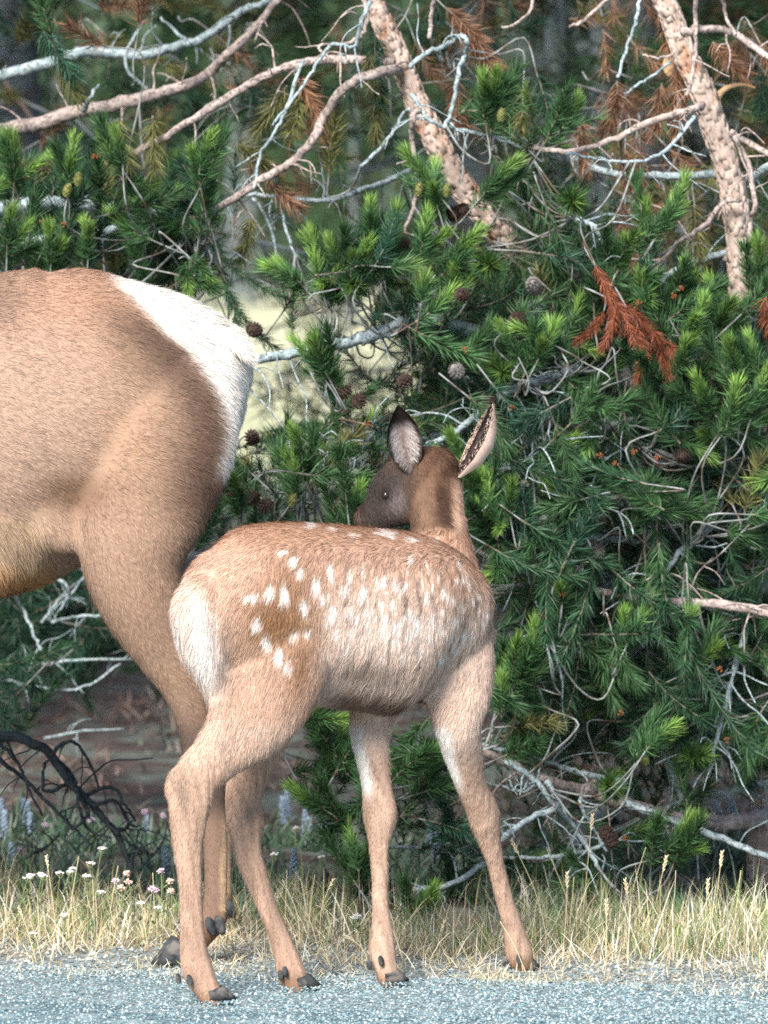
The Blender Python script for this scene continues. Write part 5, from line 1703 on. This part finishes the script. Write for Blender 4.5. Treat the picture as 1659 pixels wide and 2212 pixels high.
blades('tall_grass', 1100, lambda r, n: (lambda c, i: (c[0][i] + r.normal(0, 0.03, n), c[1][i] + r.normal(0, 0.03, n)))((r.uniform(0.30, 0.95, 30), r.uniform(12.6, 13.25, 30)), r.integers(0, 30, n)), (0.08, 0.17), (0.0014, 0.0026), GRN[:2] + GRN[:2] + [(0.38, 0.40, 0.18)] + STRAW, 0.35, 0.6, 'tall yellow green grass tufts below the sagging boughs', seed=4)
blades('herb_layer', 9000, strip(13.5, 15.4, 1.2, 1.9, 0.07), (0.03, 0.11), (0.004, 0.010), TEAL, 0.6, 0.9, 'low dim green herbs between the elk and the forest', 'plants', seed=5)
blades('herb_layer', 2600, strip(15.3, 24, 1.0, 3.2, 0.12), (0.02, 0.06), (0.006, 0.012), TEAL[3:] + [(0.20, 0.17, 0.15), (0.24, 0.22, 0.20)], 1.2, 0.9, 'sparse grey green plants on the shaded forest floor', 'plants', seed=6)
blades('pine_litter', 9000, strip(12.5, 14.2, 1.0), (0.02, 0.05), (0.0012, 0.002), [(0.30, 0.17, 0.11), (0.20, 0.12, 0.08), (0.42, 0.28, 0.19)], 6.0, 0.2, 'brown fallen needles on the soil', 'litter', seed=7)
blades('floor_litter', 16000, strip(15.2, 26, 1.0, 3.0, 0.10), (0.03, 0.10), (0.004, 0.014), [(0.16, 0.10, 0.085), (0.24, 0.17, 0.15), (0.10, 0.07, 0.065), (0.30, 0.24, 0.21)], 2.2, 0.4, 'brown litter and sticks on the shaded forest floor', 'litter', seed=8)
pebbles('shoulder_gravel', 5200, (-1.4, 1.4), (12.28, 12.95), (0.003, 0.008), [(0.20, 0.28, 0.32), (0.30, 0.36, 0.38), (0.42, 0.44, 0.42), (0.14, 0.18, 0.20)], lambda x, y: gz(x, y) + 0.002, 'loose blue grey gravel between the straw')


# grasses that stand out singly: bent stems, some with seed heads -------------
def stem_mesh(pts, r0, r1, c, head=None, seed=0):
    g = Geo()
    w = catmull(pts, 5)
    g.tube(w, np.linspace(r0, r1, len(w)), 5, 0.03, c)
    if head:
        r = np.random.default_rng(seed)
        L, wd, hc, nn = head
        t = unit(w[-1] - w[-3])
        for i in range(nn):
            s = i / nn
            p = w[-1] - t * L * s
            a = i * 2.4
            n1 = unit(np.cross([0, 1, 0.1], t))
            o = n1 * math.cos(a) + np.cross(t, n1) * math.sin(a)
            B = basis(unit(t + o * 0.5), 0)
            k = wd * (0.5 + math.sin(math.pi * min(1, s + 0.12)) * 0.6)
            blob(g, (0, 0, 0), (1, 1, 1), 5, 4, np.array(hc) * r.uniform(0.8, 1.15), lambda q: (q * np.array([0.0022, 0.0016, 0.006])) @ B.T + p + o * k)
    return g


def grass_stem(u, v, d, bu, c, head, label, group, bend=0.0, seed=0):
    top = P(u, v, d)
    b = P(bu, v, d)
    b[2] = float(gz(b[0], b[1]))
    mid = (top + b) / 2 + np.array([bend, 0, 0.01])
    g = stem_mesh([b, mid, top], 0.0013, 0.0008, np.array(c), head, seed)
    me = g.mesh('grass_stem', M_GRASS, True)
    me.transform(Matrix.Translation(Vector(-b)))
    o = link('grass_stem', me, None, b)
    tag(o, label, 'grass', group)


SC = (0.58, 0.50, 0.32)
for i, (u, v, d, bu, bend) in enumerate([(1105, 1815, 12.75, 1190, 0.01), (1050, 1830, 12.8, 1160, -0.01), (1180, 1830, 12.9, 1260, 0.0), (1280, 1760, 13.0, 1255, 0.0), (1225, 1885, 12.75, 1215, 0.004), (1240, 1895, 12.8, 1228, 0.0), (1310, 1945, 12.6, 1310, 0.0),
                                        (1440, 1850, 13.0, 1400, 0.0), (1460, 1880, 13.0, 1430, 0.01), (1530, 1900, 12.8, 1520, 0.0), (1560, 1840, 13.1, 1540, 0.0), (1600, 1880, 12.9, 1585, 0.0), (1625, 1950, 12.7, 1640, 0.01), (1350, 1900, 12.9, 1370, 0.0), (1395, 1830, 13.1, 1360, -0.01), (1490, 1990, 12.6, 1470, 0.0)]):
    grass_stem(u, v, d, bu, SC, (0.035, 0.002, (0.66, 0.56, 0.38), 14) if i % 3 != 2 else None, 'thin straw stem with pale seed head standing beside the sagging boughs' if i % 3 != 2 else 'thin bare straw stem standing beside the sagging boughs', 'tall straw stems by the boughs' if i % 3 != 2 else 'bare straw stems by the boughs', bend, i)
for i, (u, v, d, bu, bend) in enumerate([(100, 1850, 12.9, 125, 0.0), (170, 1850, 12.9, 140, 0.0), (255, 1870, 13.0, 230, 0.0), (330, 1885, 13.0, 335, 0.0), (40, 1960, 12.6, 80, 0.0), (65, 1990, 12.5, 95, 0.0), (610, 1900, 12.8, 650, 0.01), (680, 1890, 13.0, 665, 0.0), (720, 1900, 12.9, 690, -0.01), (560, 1960, 12.7, 590, 0.0),
                                        (620, 1880, 13.0, 615, 0.0), (900, 1960, 12.8, 930, 0.0), (960, 1990, 12.7, 940, 0.0), (20, 1900, 12.9, 5, 0.0), (300, 1930, 12.8, 320, 0.0), (200, 1900, 13.0, 205, 0.0), (745, 2020, 12.5, 800, 0.01), (1080, 1990, 12.4, 1140, 0.0)]):
    grass_stem(u, v, d, bu, SC, (0.025, 0.0015, (0.62, 0.55, 0.38), 9) if i % 4 == 0 else None, 'thin straw stem with pale seed head in the grass by the elk legs' if i % 4 == 0 else 'long bare straw blade bending in the grass by the elk legs', 'seeded straw stems by the elk legs' if i % 4 == 0 else 'bare straw blades by the elk legs', bend, 40 + i)


def flower(kind, u, v, d, label, group):
    top = P(u, v, d)
    r = np.random.default_rng(int(u * 7 + v))
    bx = top[0] + r.normal(0, 0.015)
    base = np.array([bx, d, float(gz(bx, d))])
    root = empty(kind + '_flower', base)
    tag(root, label, 'flower', group)
    t = top - base
    g = Geo()
    w = catmull([np.zeros(3), t * 0.5 + r.normal(0, 0.006, 3), t], 5)
    g.tube(w, np.linspace(0.0016, 0.0011, len(w)), 5, 0.03)
    link('stem', g.mesh('stem', M_STEM, True), root)
    g = Geo()
    for i in range(7):
        q = w[r.integers(1, 8)]
        a = r.uniform(0, 6.28)
        o = np.array([math.cos(a), math.sin(a), 0.5])
        s = np.cross(o, [0, 0, 1])
        g.add([q, q + o * 0.012 + s * 0.003, q + o * 0.026, q + o * 0.012 - s * 0.003], [(0, 1, 2, 3)])
    link('leaves', g.mesh('leaves', M_STEM), root)
    g = Geo()
    if kind == 'yarrow':
        for i in range(26):
            a, q = r.uniform(0, 6.28), 0.0100 * math.sqrt(r.uniform())
            blob(g, t + [math.cos(a) * q, math.sin(a) * q, 0.004 - q * 0.3 + r.normal(0, 0.0012)], (0.0025, 0.0025, 0.0016), 6, 4, np.array([0.82, 0.80, 0.76]) * r.uniform(0.85, 1.03))
        for i in range(8):
            a = i * 0.785
            g.tube([t - [0, 0, 0.014], t + [math.cos(a) * 0.009, math.sin(a) * 0.009, 0]], 0.0006, 4, 0, (0.3, 0.36, 0.2))
    elif kind == 'lupine':
        for i in range(44):
            z = i / 44
            a = i * 2.4
            q = 0.011 * (1 - z * 0.75)
            blob(g, t + [math.cos(a) * q, math.sin(a) * q, 0.012 - (1 - z) * 0.075], (0.0048, 0.0048, 0.0042), 6, 4, np.array([0.26, 0.34, 0.44]) * r.uniform(0.7, 1.3))
    else:
        base_c = np.array({'clover': (0.58, 0.45, 0.56), 'peach': (0.66, 0.50, 0.43)}[kind])
        for i in range(34):
            b = r.normal(0, 1, 3)
            b = unit(b)
            b[2] = b[2] * 0.7
            B = basis(unit(b), 0)
            blob(g, (0, 0, 0), (1, 1, 1), 5, 4, base_c * r.uniform(0.75, 1.25), lambda p: (p * np.array([0.0018, 0.0018, 0.0045])) @ B.T + t + b * 0.0065)
    link('flower_head', g.mesh('flower_head', M_PETAL, True), root)


M_STEM = mat_noise('green_stem', (0.14, 0.20, 0.08), (0.26, 0.30, 0.14), 50, 3, 0.8)
for u, v, d in [(221, 1834, 13.3), (195, 1866, 13.2), (187, 1893, 13.2), (152, 1885, 13.3), (130, 1887, 13.3), (95, 1894, 13.2), (67, 1891, 13.2), (60, 1897, 13.1), (218, 1928, 13.0), (305, 1952, 12.95), (342, 1962, 12.9), (139, 1978, 12.8), (72, 2018, 12.65), (157, 1878, 13.35), (90, 1890, 13.3)]:
    flower('yarrow', u, v, d, 'white yarrow flower in the dry grass below the dark dead bough', 'yarrow flowers below the dead bough')
for u, v, d in [(592, 1846, 13.3), (740, 1857, 13.4), (696, 1852, 13.7), (773, 1979, 12.8), (766, 1984, 12.8), (640, 1790, 14.5), (968, 1825, 13.6)]:
    flower('yarrow', u, v, d, 'white yarrow flower between the legs of the calf', 'yarrow flowers between the legs')
for u, v, d in [(348, 1882, 13.1), (250, 1903, 13.1), (336, 1923, 13.0), (329, 1920, 13.0), (197, 1772, 14.6), (99, 1782, 14.6), (312, 1754, 15.0), (353, 1762, 15.0), (290, 1860, 13.9), (45, 1835, 14.0)]:
    flower('clover', u, v, d, 'round lilac pink clover head near the dark dead bough', 'clover heads near the dead bough')
for u, v, d in [(275, 1887, 13.1), (277, 1905, 13.05), (368, 1903, 13.0), (368, 1925, 13.0), (262, 1918, 13.0)]:
    flower('peach', u, v, d, 'small faded peach coloured flower beside the calf hind leg', 'faded peach flowers')
for u, v, d in [(3, 1735, 15.2), (59, 1740, 15.2), (52, 1735, 15.4), (66, 1765, 15.0), (358, 1838, 14.0), (316, 1770, 15.2), (10, 1760, 15.0), (25, 1830, 14.4)]:
    flower('lupine', u, v, d, 'blue lupine spike standing beside the dark dead bough', 'lupines beside the dead bough')
for u, v, d in [(620, 1715, 16.0), (610, 1730, 15.8), (635, 1845, 14.0), (660, 1760, 15.2), (668, 1775, 15.0), (700, 1790, 15.0), (930, 1790, 15.0), (945, 1800, 14.6), (1250, 1780, 15.0), (1180, 1830, 14.5), (1580, 1730, 15.5), (1550, 1740, 15.5), (1290, 1760, 15.3)]:
    flower('lupine', u, v, d, 'pale blue lupine spike in the dim grass behind the calf legs and boughs', 'lupines behind the calf')
